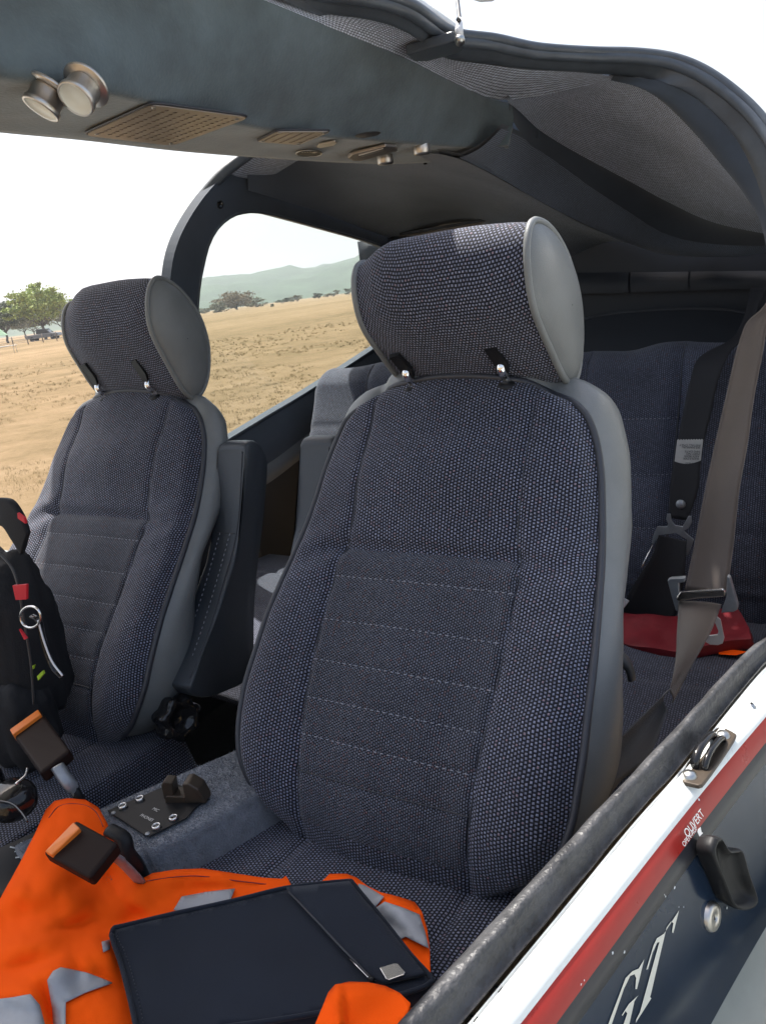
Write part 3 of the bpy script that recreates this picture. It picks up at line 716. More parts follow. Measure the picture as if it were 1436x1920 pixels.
# --- console/roof line
con_top = [k_(-60, -190, .40), k_(200, -110, .375), k_(500, 2, .345), k_(620, 52, .336), k_(760, 110, .325), k_(860, 160, .312), k_(920, 186, .303), k_(958, 192, .300)]
front_b = [k_(300, -28, .376), k_(470, -10, .366), k_(600, 22, .356), k_(700, 38, .344), k_(765, 62, .334), k_(830, 107, .326), k_(910, 120, .316), k_(990, 130, .309), k_(1090, 136, .302), k_(1150, 143, .291)]
front_a = [k_(150, -120, .378), k_(330, -62, .362), k_(500, 2, .345), k_(620, 52, .336), k_(760, 110, .325), k_(860, 160, .312), k_(920, 184, .303), k_(975, 186, .301), k_(1070, 168, .300), k_(1150, 146, .290)]
loft('roof_lining', front_a, front_b, 'lining_weave', air, n_=30, k=90, bulge=(0, 0, .004))
# --- rear-left roof panel
pa = [k_(948, 184, .303), k_(1070, 168, .2995), k_(1150, 145, .290)]+[Yk(1200, 160, 1.452), Yk(1250, 196, 1.472), Yk(1300, 246, 1.482), Yk(1348, 303, 1.482), Yk(1395, 363, 1.482), Yk(1436, 432, 1.475)]
pb = [P(952, 192, 1, 1.46), P(975, 210, 1, 1.56), P(1010, 243, 1, 1.66), P(1060, 275, 1, 1.76), P(1120, 308, 1, 1.84), P(1180, 340, 1, 1.92), P(1250, 378, 1, 1.98), P(1340, 418, 1, 2.0), P(1470, 445, 1, 1.98)]
loft('rear_roof_panel', pa, pb, 'lining_weave', air, n_=50, k=90, bulge=(0, .0, .022))
loft('roof_joint', [P(915, 165, 1, 1.66), P(1000, 172, 1, 1.66)], [P(925, 262, 1, 1.66), P(1010, 258, 1, 1.66)], 'suede_dark', air, n_=3, k=5)
# --- fold behind it and the centre channel strip
pc = [P(955, 215, 1, 1.50), P(985, 262, 1, 1.62), P(1040, 302, 1, 1.74), P(1110, 352, 1, 1.88), P(1180, 398, 1, 2.0), P(1250, 440, 1, 2.10), P(1340, 458, 1, 2.14), P(1480, 462, 1, 2.14)]
loft('rear_roof_fold', [p+Vector((0, 0, .002)) for p in pb], pc, 'suede_dark', air, n_=10, k=70, bulge=(0, 0, .012))
pd = [P(860, 296, 1, 1.40), P(920, 325, 1, 1.52), P(985, 362, 1, 1.66), P(1050, 398, 1, 1.80), P(1120, 432, 1, 1.95), P(1190, 462, 1, 2.08), P(1250, 478, 1, 2.16), P(1340, 482, 1, 2.18)]
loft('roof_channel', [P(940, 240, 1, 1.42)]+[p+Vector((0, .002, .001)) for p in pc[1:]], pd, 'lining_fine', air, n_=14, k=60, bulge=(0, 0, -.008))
fn = Vector((1, 0, -.17)); f0 = Vector((-1.40, 0, -.40))
FW = lambda px, py: PP(px, py, f0, fn)
# --- big rear headliner over the far side
pe = [FW(462, 358)+Vector((.006, 0, 0)), FW(530, 378)+Vector((.006, 0, 0)), FW(600, 400)+Vector((.006, 0, 0)), FW(680, 430)+Vector((.006, 0, 0)), FW(760, 458)+Vector((.006, 0, 0)), FW(860, 490)+Vector((.01, 0, 0)), P(960, 500, 1, 2.2), P(1060, 506, 1, 2.22)]
ph = [P(520, 270, 0, -1.15), P(640, 282, 0, -1.00), P(760, 286, 1, 1.36), P(860, 298, 1, 1.40), P(985, 363, 1, 1.66), P(1050, 399, 1, 1.80), P(1120, 433, 1, 1.95), P(1250, 479, 1, 2.16)]
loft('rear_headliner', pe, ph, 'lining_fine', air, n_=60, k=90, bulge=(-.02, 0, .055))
# roll in the lining above the far window
rl = [P(560, 348, 0, -1.27), P(640, 372, 0, -1.27), P(720, 402, 0, -1.27), P(800, 434, 0, -1.26), P(880, 466, 0, -1.24)]
# --- far side: strip of lining beside the opening
fa = [P(452, 300, 0, -1.26), P(425, 325, 0, -1.285), P(400, 352, 0, -1.31)]
fb = [P(640, 262, 0, -1.02), P(560, 300, 0, -1.18), P(468, 358, 0, -1.335)]
loft('opening_lining', [P(500, 262, 0, -1.20)]+fa, [P(700, 240, 0, -.95)]+fb, 'lining_weave', air, n_=16, k=30, bulge=(0, 0, .0))
# far rim
frim = [P(540, 235, 0, -1.16), P(500, 263, 0, -1.20), P(455, 297, 0, -1.245), P(418, 326, 0, -1.28), P(380, 370, 0, -1.315), P(348, 418, 0, -1.345), P(328, 465, 0, -1.365), P(317, 520, 0, -1.385), P(314, 600, 0, -1.40), P(322, 700, 0, -1.415), P(340, 840, 0, -1.425), P(350, 1000, 0, -1.43)]
tube('door_seal', resample(cr(frim, 8), 80), .009, 'rubber', air, seg=10, flat=1.4)
# far window frame as a plate with an opening
fn = Vector((1, 0, -.17)); f0 = Vector((-1.40, 0, -.40))
FW = lambda px, py: PP(px, py, f0, fn)
wo = [(470, 397), (440, 403), (412, 424), (393, 455), (381, 500), (373, 548), (368, 640), (368, 740), (380, 830), (402, 843), (415, 833), (500, 781), (580, 733), (700, 655), (790, 592), (760, 520), (737, 480), (727, 467), (690, 452), (620, 432), (540, 410), (500, 400)]
fo = [(425, 322), (384, 368), (351, 418), (330, 466), (320, 520), (316, 600), (322, 700), (340, 870), (352, 1000), (700, 820), (1000, 620), (980, 495), (760, 440), (680, 412), (600, 384), (530, 362), (475, 335), (450, 318)]
wo3 = resample(cr([FW(*p) for p in wo]+[FW(*wo[0])], 5), 110)[:-1]; fo3 = resample(cr([FW(*p) for p in fo]+[FW(*fo[0])], 12), 320)[:-1]
plate('window_frame', fo3, [wo3], Vector((-.028, 0, .004)), 'suede_dark', air)
win = plate('side_window', [p+Vector((-.016, 0, 0)) for p in [f0+(q-f0) for q in resample(cr([FW(*p) for p in wo]+[FW(*wo[0])], 5), 110)[:-1]]], [], Vector((-.003, 0, 0)), 'acrylic', air)
tube('window_gasket', wo3, .0035, 'rubber', air, closed=True, seg=8)
MB().add(lathe_vf(FW(412, 383)+Vector((.001, 0, 0)), (1, -.3, -.1), [(0, .001), (.006, .0015), (.008, .003), (.010, 0)], 20)).build('screw', 'plastic_gloss', air)
# sill band below the far window, bright trim and dark side panel
sb = [(340, 880), (430, 842), (500, 800), (590, 745), (700, 675), (800, 608)]
sa = [(340, 950), (430, 905), (500, 868), (590, 800), (700, 715), (800, 640)]
loft('window_sill', [FW(x, y-14)+Vector((.004, 0, 0)) for x, y in sb], [FW(x, y)+Vector((.012, 0, 0)) for x, y in sa], 'suede_dark', air, n_=10, bulge=(.014, 0, 0))
loft('bright_trim', [FW(x, y-2)+Vector((.012, 0, 0)) for x, y in sa], [FW(x, y+38-.02*(x-340))+Vector((.016, 0, 0)) for x, y in sa], 'grey_trim', air, n_=10, bulge=(.010, 0, 0))
loft('side_panel', [FW(x, y+30)+Vector((.014, 0, 0)) for x, y in sa], [FW(340, 1500)+Vector((.02, 0, 0)), FW(520, 1320)+Vector((.02, 0, 0)), FW(800, 1180)+Vector((.02, 0, 0))], 'dark_trim', air, n_=10)
# --- rear bulkhead, shelf and trims
BY = 2.22
V, Fc = grid_vf([[Vector((-1.42+1.5*j/40, BY, (.12+.03*ss(-1.0, -1.35, -1.42+1.5*j/40))-.85*i/20)) for j in range(41)] for i in range(21)])
mesh('rear_bulkhead', V, Fc, 'dark_trim', air, solid=.02)
MB().add(box_vf((-.70, 2.23, .150), (.56, 0, 0), (0, .035, 0), (0, 0, .004))).build('light_leak_plate', 'dark_trim', air, smooth=False)  # unseen plate added to stop light leaking in above the bulkhead
for a, b in ((800, 1178), (1182, 1290), (1294, 1480)):
    loft('bulkhead_trim', [P(a, 512-.012*(a-1060), 1, 2.19), P(b, 512-.012*(b-1060), 1, 2.19)], [P(a, 552-.03*(a-1060), 1, 2.17), P(b, 552-.03*(b-1060), 1, 2.17)], 'dark_trim', air, n_=5, k=20, bulge=(0, -.008, 0))
arc = [P(1040, 618, 1, 2.1), P(1090, 600, 1, 2.1), P(1150, 588, 1, 2.1), P(1250, 580, 1, 2.1), P(1340, 580, 1, 2.1), P(1440, 592, 1, 2.1)]
loft('shelf_panel', arc, [P(1040, 760, 1, 2.0), P(1250, 740, 1, 2.0), P(1440, 730, 1, 2.0)], 'dark_trim', air, n_=8, bulge=(0, -.02, .0))
tube('shelf_piping', cr(arc, 6), .004, 'piping', air)
# outer skin of the roof so no light leaks
def outer_roof():
    mb = MB()
    for nm in ('roof_lining', 'rear_roof_panel', 'rear_roof_fold', 'roof_channel', 'rear_headliner', 'opening_lining'):
        o = bpy.data.objects[nm]; l = root_loc(air); Vs = [v.co+l for v in o.data.vertices]
        mb.add(([v+Vector((0, .002, .008)) for v in Vs], [tuple(p.vertices) for p in o.data.polygons]))
    mb.build('roof_skin', 'suede_dark', air)
    rows = []
    for i in range(21):
        y = -.6+2.1*i/20; rows.append([Vector((-.757+dx, y, .40-.05*ss(.8, 1.5, y)-.35*dx*dx)) for dx in [(-.215+.415*j/8) for j in range(9)]])
    grid('roof_spine', rows, 'white_paint', air, solid=.01, soff=1)
outer_roof()
# near-side wall aft of the door, floor, far lower wall
V, Fc = grid_vf([[Vector((-.075-.05*ss(0, .2, z)-.02*ss(1.7, 2.3, y), y, z)) for y in (1.33, 1.5, 1.7, 1.9, 2.1, 2.3)] for z in (-1.0, -.8, -.6, -.4, -.2, 0, .06, .12)])
mesh('side_wall', V, Fc, 'dark_trim', air, solid=.015, soff=1)
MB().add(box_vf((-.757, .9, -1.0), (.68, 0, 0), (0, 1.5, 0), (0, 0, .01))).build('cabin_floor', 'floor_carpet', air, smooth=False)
loft('far_side_wall', [Vector((-1.30, -.3, -.42)), Vector((-1.34, .3, -.42)), Vector((-1.42, .8, -.42)), Vector((-1.43, 1.5, -.42))], [Vector((-1.30, -.3, -1)), Vector((-1.34, .3, -1)), Vector((-1.42, .8, -1)), Vector((-1.43, 1.5, -1))], 'dark_trim', air, n_=4, solid=.02)

# raised door of the far side, hinged on the roof spine; out of view, solid and low to shade the seats
dr = thing('gull_wing_door', 'open door of the far side standing up from the roof spine', 'door', (-.94, .7, .40))
def doorpt(s_, y): a_ = R_(28+8*s_); return Vector((-.945-1.1*s_*math.cos(a_), y, .40+1.1*s_*math.sin(a_)))
dpan = [[doorpt(i/16, -.5+1.9*j/24) for j in range(25)] for i in range(17)]
V, Fc = grid_vf(dpan); mesh('door_skin', V, Fc, 'white_paint', dr, solid=.03)
# --- near door sill and painted side
def dn(px, py, z): return P(px, py, 2, z)
S_in = [dn(*p, -.405) for p in [(560, 2120), (745, 1920), (940, 1712), (1119, 1520), (1262, 1370), (1377, 1245), (1432, 1200), (1500, 1160)]]
S_out = [dn(*p, -.412) for p in [(690, 2120), (862, 1920), (1042, 1706), (1179, 1540), (1278, 1429), (1375, 1310), (1436, 1240), (1500, 1190)]]
W_out = [dn(*p, -.430) for p in [(800, 2134), (969, 1920), (1119, 1729), (1293, 1508), (1436, 1338), (1545, 1215)]]
Rd_out = [dn(*p, -.440) for p in [(850, 2130), (1030, 1920), (1110, 1812), (1190, 1706), (1258, 1603), (1325, 1512), (1380, 1440), (1436, 1370), (1540, 1270)]]
S_in = resample(cr(S_in, 6), 90); S_out = resample(cr(S_out, 6), 90); W_out = resample(cr(W_out, 6), 90); Rd_out = [p+Vector((.979, -.205, 0))*(.0095-.004*i/89)+Vector((0, 0, -.010)) for i, p in enumerate(W_out)]
def sealrows():
    rows = []
    for t in range(15):
        f = t/14; row = []
        for j in range(90):
            a, b = S_in[j], S_out[j]
            ang = math.pi*f; hgt = .012*math.sin(ang)**.8-.010*ss(.55, .75, f)*(1-ss(.9, 1, f))-.028*(f < .02)
            row.append(a.lerp(b, f)+Vector((0, 0, hgt+.0015*noise.noise(a*30+Vector((f*3, 0, 0))))))
        rows.append(row)
    return rows
rows = sealrows(); rows.insert(0, [p+Vector((-.004, 0, -.06)) for p in rows[0]])
grid('sill_seal', rows, 'seal_rubber', air)
loft('inner_sill', [p+Vector((-.003, 0, -.045)) for p in S_in], [p+Vector((-.01, 0, -.58)) for p in S_in], 'dark_trim', air, n_=8, k=90)
# white sill: gutter then flat
rows = []
for f, dz in ((0, -.006), (.06, -.007), (.14, -.006), (.22, .0), (.5, .0), (.8, .0), (.93, -.0005), (1, -.003)):
    rows.append([S_out[j].lerp(W_out[j], f)+Vector((0, 0, dz)) for j in range(90)])
sill = grid('door_sill', rows, 'white_paint', air)
pl_d = (Rd_out[70]-Rd_out[15]).normalized(); pl_e = Vector((.16, -.03, -.98)).normalized(); pl_n = pl_d.cross(pl_e).normalized()
if pl_n.x < 0: pl_n = -pl_n
grid('red_stripe', [[W_out[j].lerp(Rd_out[j], f)+Vector((.0, 0, -.003-.006*f*f)) for j in range(90)] for f in (0, .1, .3, .5, .7, .9, 1)], 'red_paint', air)
Rd2 = [p+Vector((0, 0, -.009)) for p in Rd_out]
Ch = [p+pl_e*.014+Vector((.002, 0, 0)) for p in Rd2]
grid('charcoal_stripe', [[Rd2[j].lerp(Ch[j], f)+Vector((.0012*math.sin(math.pi*f), 0, 0)) for j in range(90)] for f in (0, .3, .6, 1)], 'charcoal_paint', air)
nv = [[Ch[j]+pl_e*(q)+Vector((.010*math.sin(min(q, .3)/.3*math.pi*.5), 0, 0)) for j in range(90)] for q in (0, .01, .03, .06, .09, .125)]
grid('fuselage_side', nv, 'navy_paint', air)
bot = nv[-1]
grid('wing_root', [[bot[j]+Vector((dx, 0, dz)) for j in range(90)] for dx, dz in ((-.001, .004), (.002, -.004), (.008, -.012), (.020, -.022), (.05, -.034), (.15, -.05))], 'wing_paint', air)
V, Fc = grid_vf([[Vector((x, y, bot[45].z-.055+x*.07)) for y in (-.5, .2, .8, 1.3)] for x in (.0, .5, 1.5, 3, 5)])
mesh('wing', V, Fc, 'wing_paint', air, solid=.12)
V, Fc = grid_vf([[Vector((-1.40-x, y, bot[45].z-.055+x*.07)) for y in (-.5, .2, .8, 1.2)] for x in (.0, .5, 1.5, 3, 5)])
mesh('wing', V, Fc, 'wing_paint', air, solid=.12)
# rear part of the painted side, aft of the door
for nm, z0, z1, x0_, x1_, mt in (('rear_side_skin', -.42, .12, -.040, -.062, 'white_paint'), ('rear_side_skin', -.47, -.425, -.034, -.039, 'red_paint'), ('rear_side_skin', -.66, -.475, -.010, -.033, 'navy_paint')):
    V, Fc = grid_vf([[Vector((x0_+(x1_-x0_)*f-.03*ss(1.2, 2.6, y), y, z0+(z1-z0)*f)) for y in (.97, 1.3, 1.7, 2.1, 2.5, 3.0)] for f in (0, .25, .5, .75, 1)])
    mesh(nm, V, Fc, mt, air, solid=.012, soff=1)
# plane the lettering and handle sit on
PN = pl_n; P0 = Ch[45]+pl_e*.06+Vector((.004, 0, 0))
def on_panel(px, py, lift=.0):
    """nearest hit of the view ray with the curved side skin"""
    d = ray(px, py); best = None
    for i in range(len(nv)-1):
        for j in range(89):
            for tri in ((nv[i][j], nv[i][j+1], nv[i+1][j+1]), (nv[i][j], nv[i+1][j+1], nv[i+1][j])):
                e1 = tri[1]-tri[0]; e2 = tri[2]-tri[0]; h = d.cross(e2); a = e1.dot(h)
                if abs(a) < 1e-12: continue
                s = -tri[0]; u = s.dot(h)/a
                if u < -.001 or u > 1.001: continue
                q = s.cross(e1); v = d.dot(q)/a
                if v < -.001 or u+v > 1.001: continue
                t = e2.dot(q)/a
                if t > 0 and (best is None or t < best[0]): best = (t, e1.cross(e2).normalized())
    if best is None: return PP(px, py, P0, PN)+PN*lift
    nn = best[1] if best[1].x > 0 else -best[1]
    return d*best[0]+nn*lift
# "GT" serif lettering traced as shapes
def c8(x, y): return (1040+x/2.525, 1160+y/2.525)
T_ = [c8(*p) for p in [(583, 1380), (556, 1487), (549, 1484), (556, 1440), (545, 1432), (524, 1462), (470, 1690), (452, 1768), (446, 1790), (452, 1796), (378, 1912), (380, 1896), (398, 1862), (404, 1840), (490, 1530), (480, 1532), (458, 1580), (436, 1658), (428, 1660), (462, 1546), (478, 1512), (512, 1490), (560, 1415)]]
G_ = [c8(*p) for p in [(418, 1612), (384, 1752), (376, 1752), (380, 1700), (372, 1682), (352, 1690), (322, 1752), (262, 1925), (246, 1925), (262, 1880), (300, 1780), (330, 1700), (362, 1668), (392, 1655)]]
G2 = [c8(*p) for p in [(390, 1782), (372, 1810), (346, 1925), (318, 1925), (338, 1868), (330, 1856), (316, 1878), (312, 1876), (346, 1822)]]
def letter(name, polyA):
    me_o = cdt_patch(name, polyA, lambda x, y: on_panel(x, y, .0006), 6, 'cream_letter', air, smooth=False)
letter('letter_t', T_)
bm_ = MB()
for gpoly in (G_, G2): 
    o = cdt_patch('tmp', gpoly, lambda x, y: on_panel(x, y, .0006), 6, 'cream_letter', air, smooth=False)
    bm_.add(([v.co+root_loc(air) for v in o.data.vertices], [tuple(p.vertices) for p in o.data.polygons])); bpy.data.objects.remove(o)
bm_.build('letter_g', 'cream_letter', air, smooth=False)
# OUVERT placard
def red_pt(px, py):
    return PP(px, py, (W_out[50]+Rd_out[50])/2+Vector((0, 0, -.004)), (Rd_out[50]-W_out[50]).cross(W_out[60]-W_out[40]).normalized())
a = red_pt(1275, 1572); b = red_pt(1304, 1533); xd = (b-a); up_ = (red_pt(1268, 1560)-a)
zd = xd.cross(up_).normalized(); 
if zd.dot(-a) < 0: zd = -zd
yd = zd.cross(xd.normalized())
for s, (px, py), sz in (('OUVERT', (1281, 1573), .0085), ('OPEN-AUF', (1275, 1590), .0052)):
    m_ = MB().add(text_vf(s, sz, red_pt(px, py)+zd*.0035, xd, yd)); m_.build('placard_text', 'white_ink', air, smooth=False)
arr = [(1301, 1556), (1306, 1552), (1308, 1562), (1311, 1563), (1304, 1570), (1300, 1561)]
MB().add(([red_pt(*p)+zd*.0036 for p in arr], [tuple(range(len(arr)))])).build('placard_arrow', 'white_ink', air, smooth=False)
# screws on the sill
def sill_pt(px, py, z=-.4235, lift=0): return P(px, py, 2, z)+Vector((0, 0, lift))
for (px, py, r) in ((939, 1862, .0052), (893, 1917, .0052), (1407, 1325, .0036)):
    c = sill_pt(px, py); o = MB().add(lathe_vf(c, (0, 0, 1), [(0, .0035), (r*.7, .003), (r, .001), (r*1.25, .0005), (r*1.3, -.002)], 20)).build('sill_screw', 'screw', air)
    MB().add(box_vf(c+Vector((0, 0, .0033)), (r*.6, 0, 0), (0, r*.12, 0), (0, 0, .0006))).add(box_vf(c+Vector((0, 0, .0034)), (r*.12, 0, 0), (0, r*.6, 0), (0, 0, .0006))).build('screw_slot', 'plastic', o, smooth=False)
# latch plate
def latch():
    z = -.4185; lp = [(1352, 1362), (1374, 1372), (1377, 1384), (1320, 1466), (1306, 1471), (1276, 1464), (1272, 1452), (1284, 1440), (1290, 1420), (1312, 1392), (1340, 1366)]
    poly = [P(x, y, 2, z) for x, y in lp]; poly = resample(cr(poly+[poly[0]], 4), 40)[:-1]
    root = MB().add(prism_vf(poly, (0, 0, -.004))).build('door_latch', 'brass_bracket', air, smooth=False, bevel=.0012)
    for px, py in ((1354, 1379), (1291, 1454)):
        MB().add(lathe_vf(P(px, py, 2, z), (0, 0, 1), [(0, .004), (.004, .0035), (.0062, .001), (.0066, -.001)], 18)).build('latch_screw', 'screw', root)
    a, b = P(1302, 1438, 2, z), P(1336, 1388, 2, z); mid = (a+b)/2; 
    pts = cr([a+Vector((0, 0, -.004)), a+Vector((0, 0, .006)), a.lerp(b, .25)+Vector((0, 0, .012)), a.lerp(b, .7)+Vector((0, 0, .011)), b+Vector((0, 0, .006)), b+Vector((0, 0, -.004))], 6)
    tube('latch_loop', pts, .0038, 'plastic_gloss', root, seg=10, flat=.7)
    tube('latch_loop', [p+Vector((.008, .001, -.003)) for p in pts], .0028, 'plastic_gloss', root, seg=8)
latch()
# outer door handle: dished black paddle
def handle():
    ol = [(1306, 1562), (1314, 1560), (1322, 1572), (1333, 1586), (1350, 1585), (1358, 1588), (1370, 1630), (1385, 1672), (1384, 1688), (1370, 1697), (1352, 1696), (1338, 1684), (1320, 1640), (1302, 1598), (1300, 1578)]
    base = [on_panel(x, y, .004) for x, y in ol]; base = resample(cr(base+[base[0]], 4), 70)[:-1]
    c = sum(base, Vector())/len(base); nn = pl_n; rows = []
    for s, h in ((.90, -.004), (.97, .002), (1.0, .007), (.99, .010), (.95, .012), (.90, .0115), (.83, .007), (.74, .0035), (.5, .002), (.25, .001), (.01, .001)):
        rows.append([c+(p-c)*s+nn*h for p in base+[base[0]]])
    grid('door_handle', rows, 'plastic', air)
    c2 = on_panel(1332, 1718, .001)
    o = MB().add(lathe_vf(c2, pl_n, [(0, .001), (.0028, .001), (.003, .003), (.0105, .0028), (.0115, .001), (.012, -.002)], 30)).build('door_lock', 'nickel', air)
    MB().add(box_vf(c2+pl_n*.0015, pl_e*.0022, pl_d*.0005, pl_n*.0008)).build('keyhole', 'plastic', o, smooth=False)
handle()
for px, py in ((1388, 1848), (1400, 1836), (1412, 1790), (1428, 1775)):
    MB().add(lathe_vf(on_panel(px, py, .0), pl_n, [(0, .0012), (.0018, .001), (.0024, -.0005)], 12)).build('rivet', 'plastic_grey', air)
# paint chips along the stripe
mb = MB(); rnd = random.Random(4)
for px, py in ((1128, 1724), (1162, 1625), (1306, 1500), (1168, 1784), (1245, 1680), (1243, 1677), (1262, 1664), (1270, 1700), (1279, 1700), (1085, 1846), (1091, 1838), (1146, 1786), (1360, 1702)):
    q = on_panel(px, py, .0009) if px*1.0 > 1130 and py > 1640 else red_pt(px, py)+zd*.002
    r = rnd.uniform(.0005, .0013); a_, b_, _n = frame_of(pl_n if py > 1640 else zd); pts = [q+a_*math.cos(k*1.05)*r*rnd.uniform(.6, 1.3)+b_*math.sin(k*1.05)*r*rnd.uniform(.6, 1.3) for k in range(6)]
    mb.add((pts, [tuple(range(6))]))
mb.build('paint_chips', 'white_plastic', air, smooth=False)

# ================================================================ OVERHEAD CONSOLE
oc = thing('overhead_console', 'long grey suede overhead console carrying lamps, grilles and switches', 'ceiling console', (-.75, 1.0, .30))
ZB = .225
nb = [P(x, y, 2, ZB) for x, y in ((-190, 95), (0, 142), (130, 158), (250, 183), (400, 222), (560, 250), (700, 262), (820, 272), (900, 277), (952, 272))]
fbm = [P(x, y, 2, ZB) for x, y in ((-190, 228), (0, 250), (150, 264), (350, 286), (550, 301), (700, 308), (790, 306), (850, 300), (905, 292), (952, 278))]
def xz_at(curve, y):
    for a, b in zip(curve, curve[1:]):
        if (a.y-y)*(b.y-y) <= 0 and a.y != b.y: return a.lerp(b, (y-a.y)/(b.y-a.y))
    return curve[0] if abs(curve[0].y-y) < abs(curve[-1].y-y) else curve[-1]
def console():
    n_ = 70; NB = resample(cr(nb, 8), n_); FB = resample(cr(fbm, 8), n_); CT = resample(cr(con_top, 8), n_); rows = []
    # far top edge
    for i in range(n_):
        a, b, c = CT[i], NB[i], FB[i]; d = c+Vector((-.02, 0, .12)); row = []
        for t in range(13): row.append(a.lerp(b+Vector((.004, 0, .010)), t/12)+Vector((.006*math.sin(math.pi*t/12), 0, 0)))
        row.append(b+Vector((.001, 0, .003))); row.append(b+Vector((-.004, 0, 0)))
        for t in range(1, 12): row.append(b.lerp(c, t/12)+Vector((0, 0, .0015*math.sin(math.pi*t/12)+.0012*noise.noise(b*9+Vector((t*.4, 0, 0))))))
        row.append(c+Vector((.003, 0, .0))); row.append(c+Vector((-.003, 0, .006)))
        for t in range(1, 6): row.append((c+Vector((-.003, 0, .006))).lerp(d, t/5))
        rows.append(row)
    o = grid('console_shell', rows, 'suede', oc)
    # end cap
    e = rows[-1]; mid = sum(e, Vector())/len(e); V = e+[mid+Vector((0, .02, 0))]; mesh('console_end', V, [(i, i+1, len(e)) for i in range(len(e)-1)], 'suede', oc)
console()
def zb(px, py, lift=0): return P(px, py, 2, ZB-.0015-lift)
def grille(name, corners, nx, ny, r, m, thick=.003):
    A, B, Cc, D = [zb(*p, .0) for p in corners]      # A left, B top, C right, D bottom
    poly = [A, A.lerp(B, .12), B.lerp(A, .08), B, B.lerp(Cc, .1), Cc.lerp(B, .04), Cc, Cc.lerp(D, .05), D.lerp(Cc, .06), D, D.lerp(A, .1)]
    ol = resample(cr([A, B, Cc, D, A], 1), 5); ol = []
    for p0, p1, p2 in ((D, A, B), (A, B, Cc), (B, Cc, D), (Cc, D, A)):
        for t in range(5):
            f = t/4; q = p1+(p0-p1)*.10*(1-f)**2+(p2-p1)*.10*f**2; ol.append(q)
    holes = []; e1 = (B-A); e2 = (D-A); nrm = e1.cross(e2).normalized()
    u = e1.normalized(); v = nrm.cross(u)
    ctr = (A+B+Cc+D)/4
    for i in range(nx):
        for j in range(ny):
            s = .085+.83*(i+(.5 if j % 2 else 0))/(nx-.5); t = .09+.82*j/(ny-1)
            q = A+e1*s+e2*t+(Cc-B-e2)*s*t
            if (i == 0 and j == 0) or (s > .93): continue
            holes.append([q+u*r*math.cos(k*math.pi/4)+v*r*math.sin(k*math.pi/4) for k in range(8)])
    o = plate(name, [p-Vector((0, 0, thick)) for p in ol], [[p-Vector((0, 0, thick)) for p in h] for h in holes], Vector((0, 0, thick*.8)), m, oc)
    mesh('grille_backing', [p+Vector((0, 0, -.0002)) for p in ol], [tuple(range(len(ol)))], 'plastic', o, smooth=False)
    for p in (A, B, Cc, D):
        q = p.lerp(ctr, .16 if p in (A, Cc) else .12); MB().add(lathe_vf(q-Vector((0, 0, thick)), (0, 0, -1), [(0, .0010), (.0022, .0010), (.0030, 0), (.0032, -.001)], 14)).build('grille_screw', 'screw', o)
    ga = [p for p in ol]; tube('grille_recess', [ctr+(p-ctr)*1.015-Vector((0, 0, .0006)) for p in ga], .0016, 'piping', o, closed=True, seg=6)
    return o
g1 = grille('speaker_grille', [(157, 249), (285, 191), (468, 216), (322, 269)], 15, 9, .0030, 'bronze_plate')
g1['label'] = 'large bronze perforated speaker grille'
g2 = grille('speaker_grille', [(482, 262), (520, 243), (620, 243), (560, 268)], 9, 5, .0030, 'bronze_plate')
g2['label'] = 'small dark perforated grille in mid console'
def reading_lamp(px, py, ax, sc_=1.):
    c = P(px, py, 2, ZB-.016); ax = Vector(ax).normalized()
    o = MB().add(lathe_vf(c, ax, [(.0150, .0085), (.0170, .0092), (.0178, .0080), (.0178, .004), (.0160, .0035), (.0160, -.009), (.0150, -.011), (.0120, -.012)], 40)).build('reading_lamp', 'nickel', oc)
    MB().add(lathe_vf(c, ax, [(0, .0078), (.0145, .0074), (.0152, .0088)], 32)).build('lamp_lens', 'lens', o)
    MB().add(lathe_vf(c+ax*(-.012), ax, [(.0, .0), (.0215, 0), (.0225, -.0015), (.021, -.004), (.0, -.005)], 40)).build('lamp_flange', 'nickel', o)
    return o
reading_lamp(84, 190, (-.28, -.52, -.78)); reading_lamp(150, 176, (.02, -.72, -.62))
# oval badge, small latch, slide switch, two knobs, recess, screws
def ell(px, py, rx, ry, n_=28): return [zb(px+rx*math.cos(2*math.pi*k/n_), py+ry*math.sin(2*math.pi*k/n_), .0002) for k in range(n_)]
b_ = MB().add(prism_vf(ell(579, 286, 24, 6.0), (0, 0, -.0015))).build('oval_badge', 'plastic', oc, smooth=False)
tube('badge_rim', [p-Vector((0, 0, .0015)) for p in ell(579, 286, 24, 6.0)], .0010, 'nickel', b_, closed=True, seg=6)
mb = MB()
for k in range(4): mb.add(box_vf(zb(567+5*k, 286-.4*k, .0022), (.0006, 0, 0), (0, .002, 0), (0, 0, .0003)))
mb.add(box_vf(zb(590, 286, .0022), (.003, 0, 0), (0, .004, 0), (0, 0, .0003))); mb.build('badge_mark', 'nickel', b_, smooth=False)
MB().add(prism_vf([zb(*p, .0002) for p in ((594, 273), (598, 268), (628, 262), (632, 264), (626, 269), (600, 274))], (0, 0, -.003))).build('catch', 'nickel', oc, smooth=False, bevel=.0008)
sw = MB().add(prism_vf([zb(*p, .0002) for p in ((652, 290), (658, 284), (722, 268), (742, 270), (745, 276), (675, 296), (660, 295))], (0, 0, -.006))).build('slide_switch', 'bronze_plate', oc, smooth=False, bevel=.0018)
MB().add(prism_vf([zb(*p, .0062) for p in ((672, 290), (718, 277), (722, 279), (680, 292))], (0, 0, -.002))).build('switch_bar', 'nickel', sw, smooth=False, bevel=.0006)
for px, py in ((721, 290), (790, 271)):
    MB().add(lathe_vf(zb(px, py, -.004), (0, 0, -1), [(.0140, 0), (.0145, .004), (.0145, .014), (.0130, .016), (0, .0165)], 30)).build('lamp_button', 'nickel', oc)
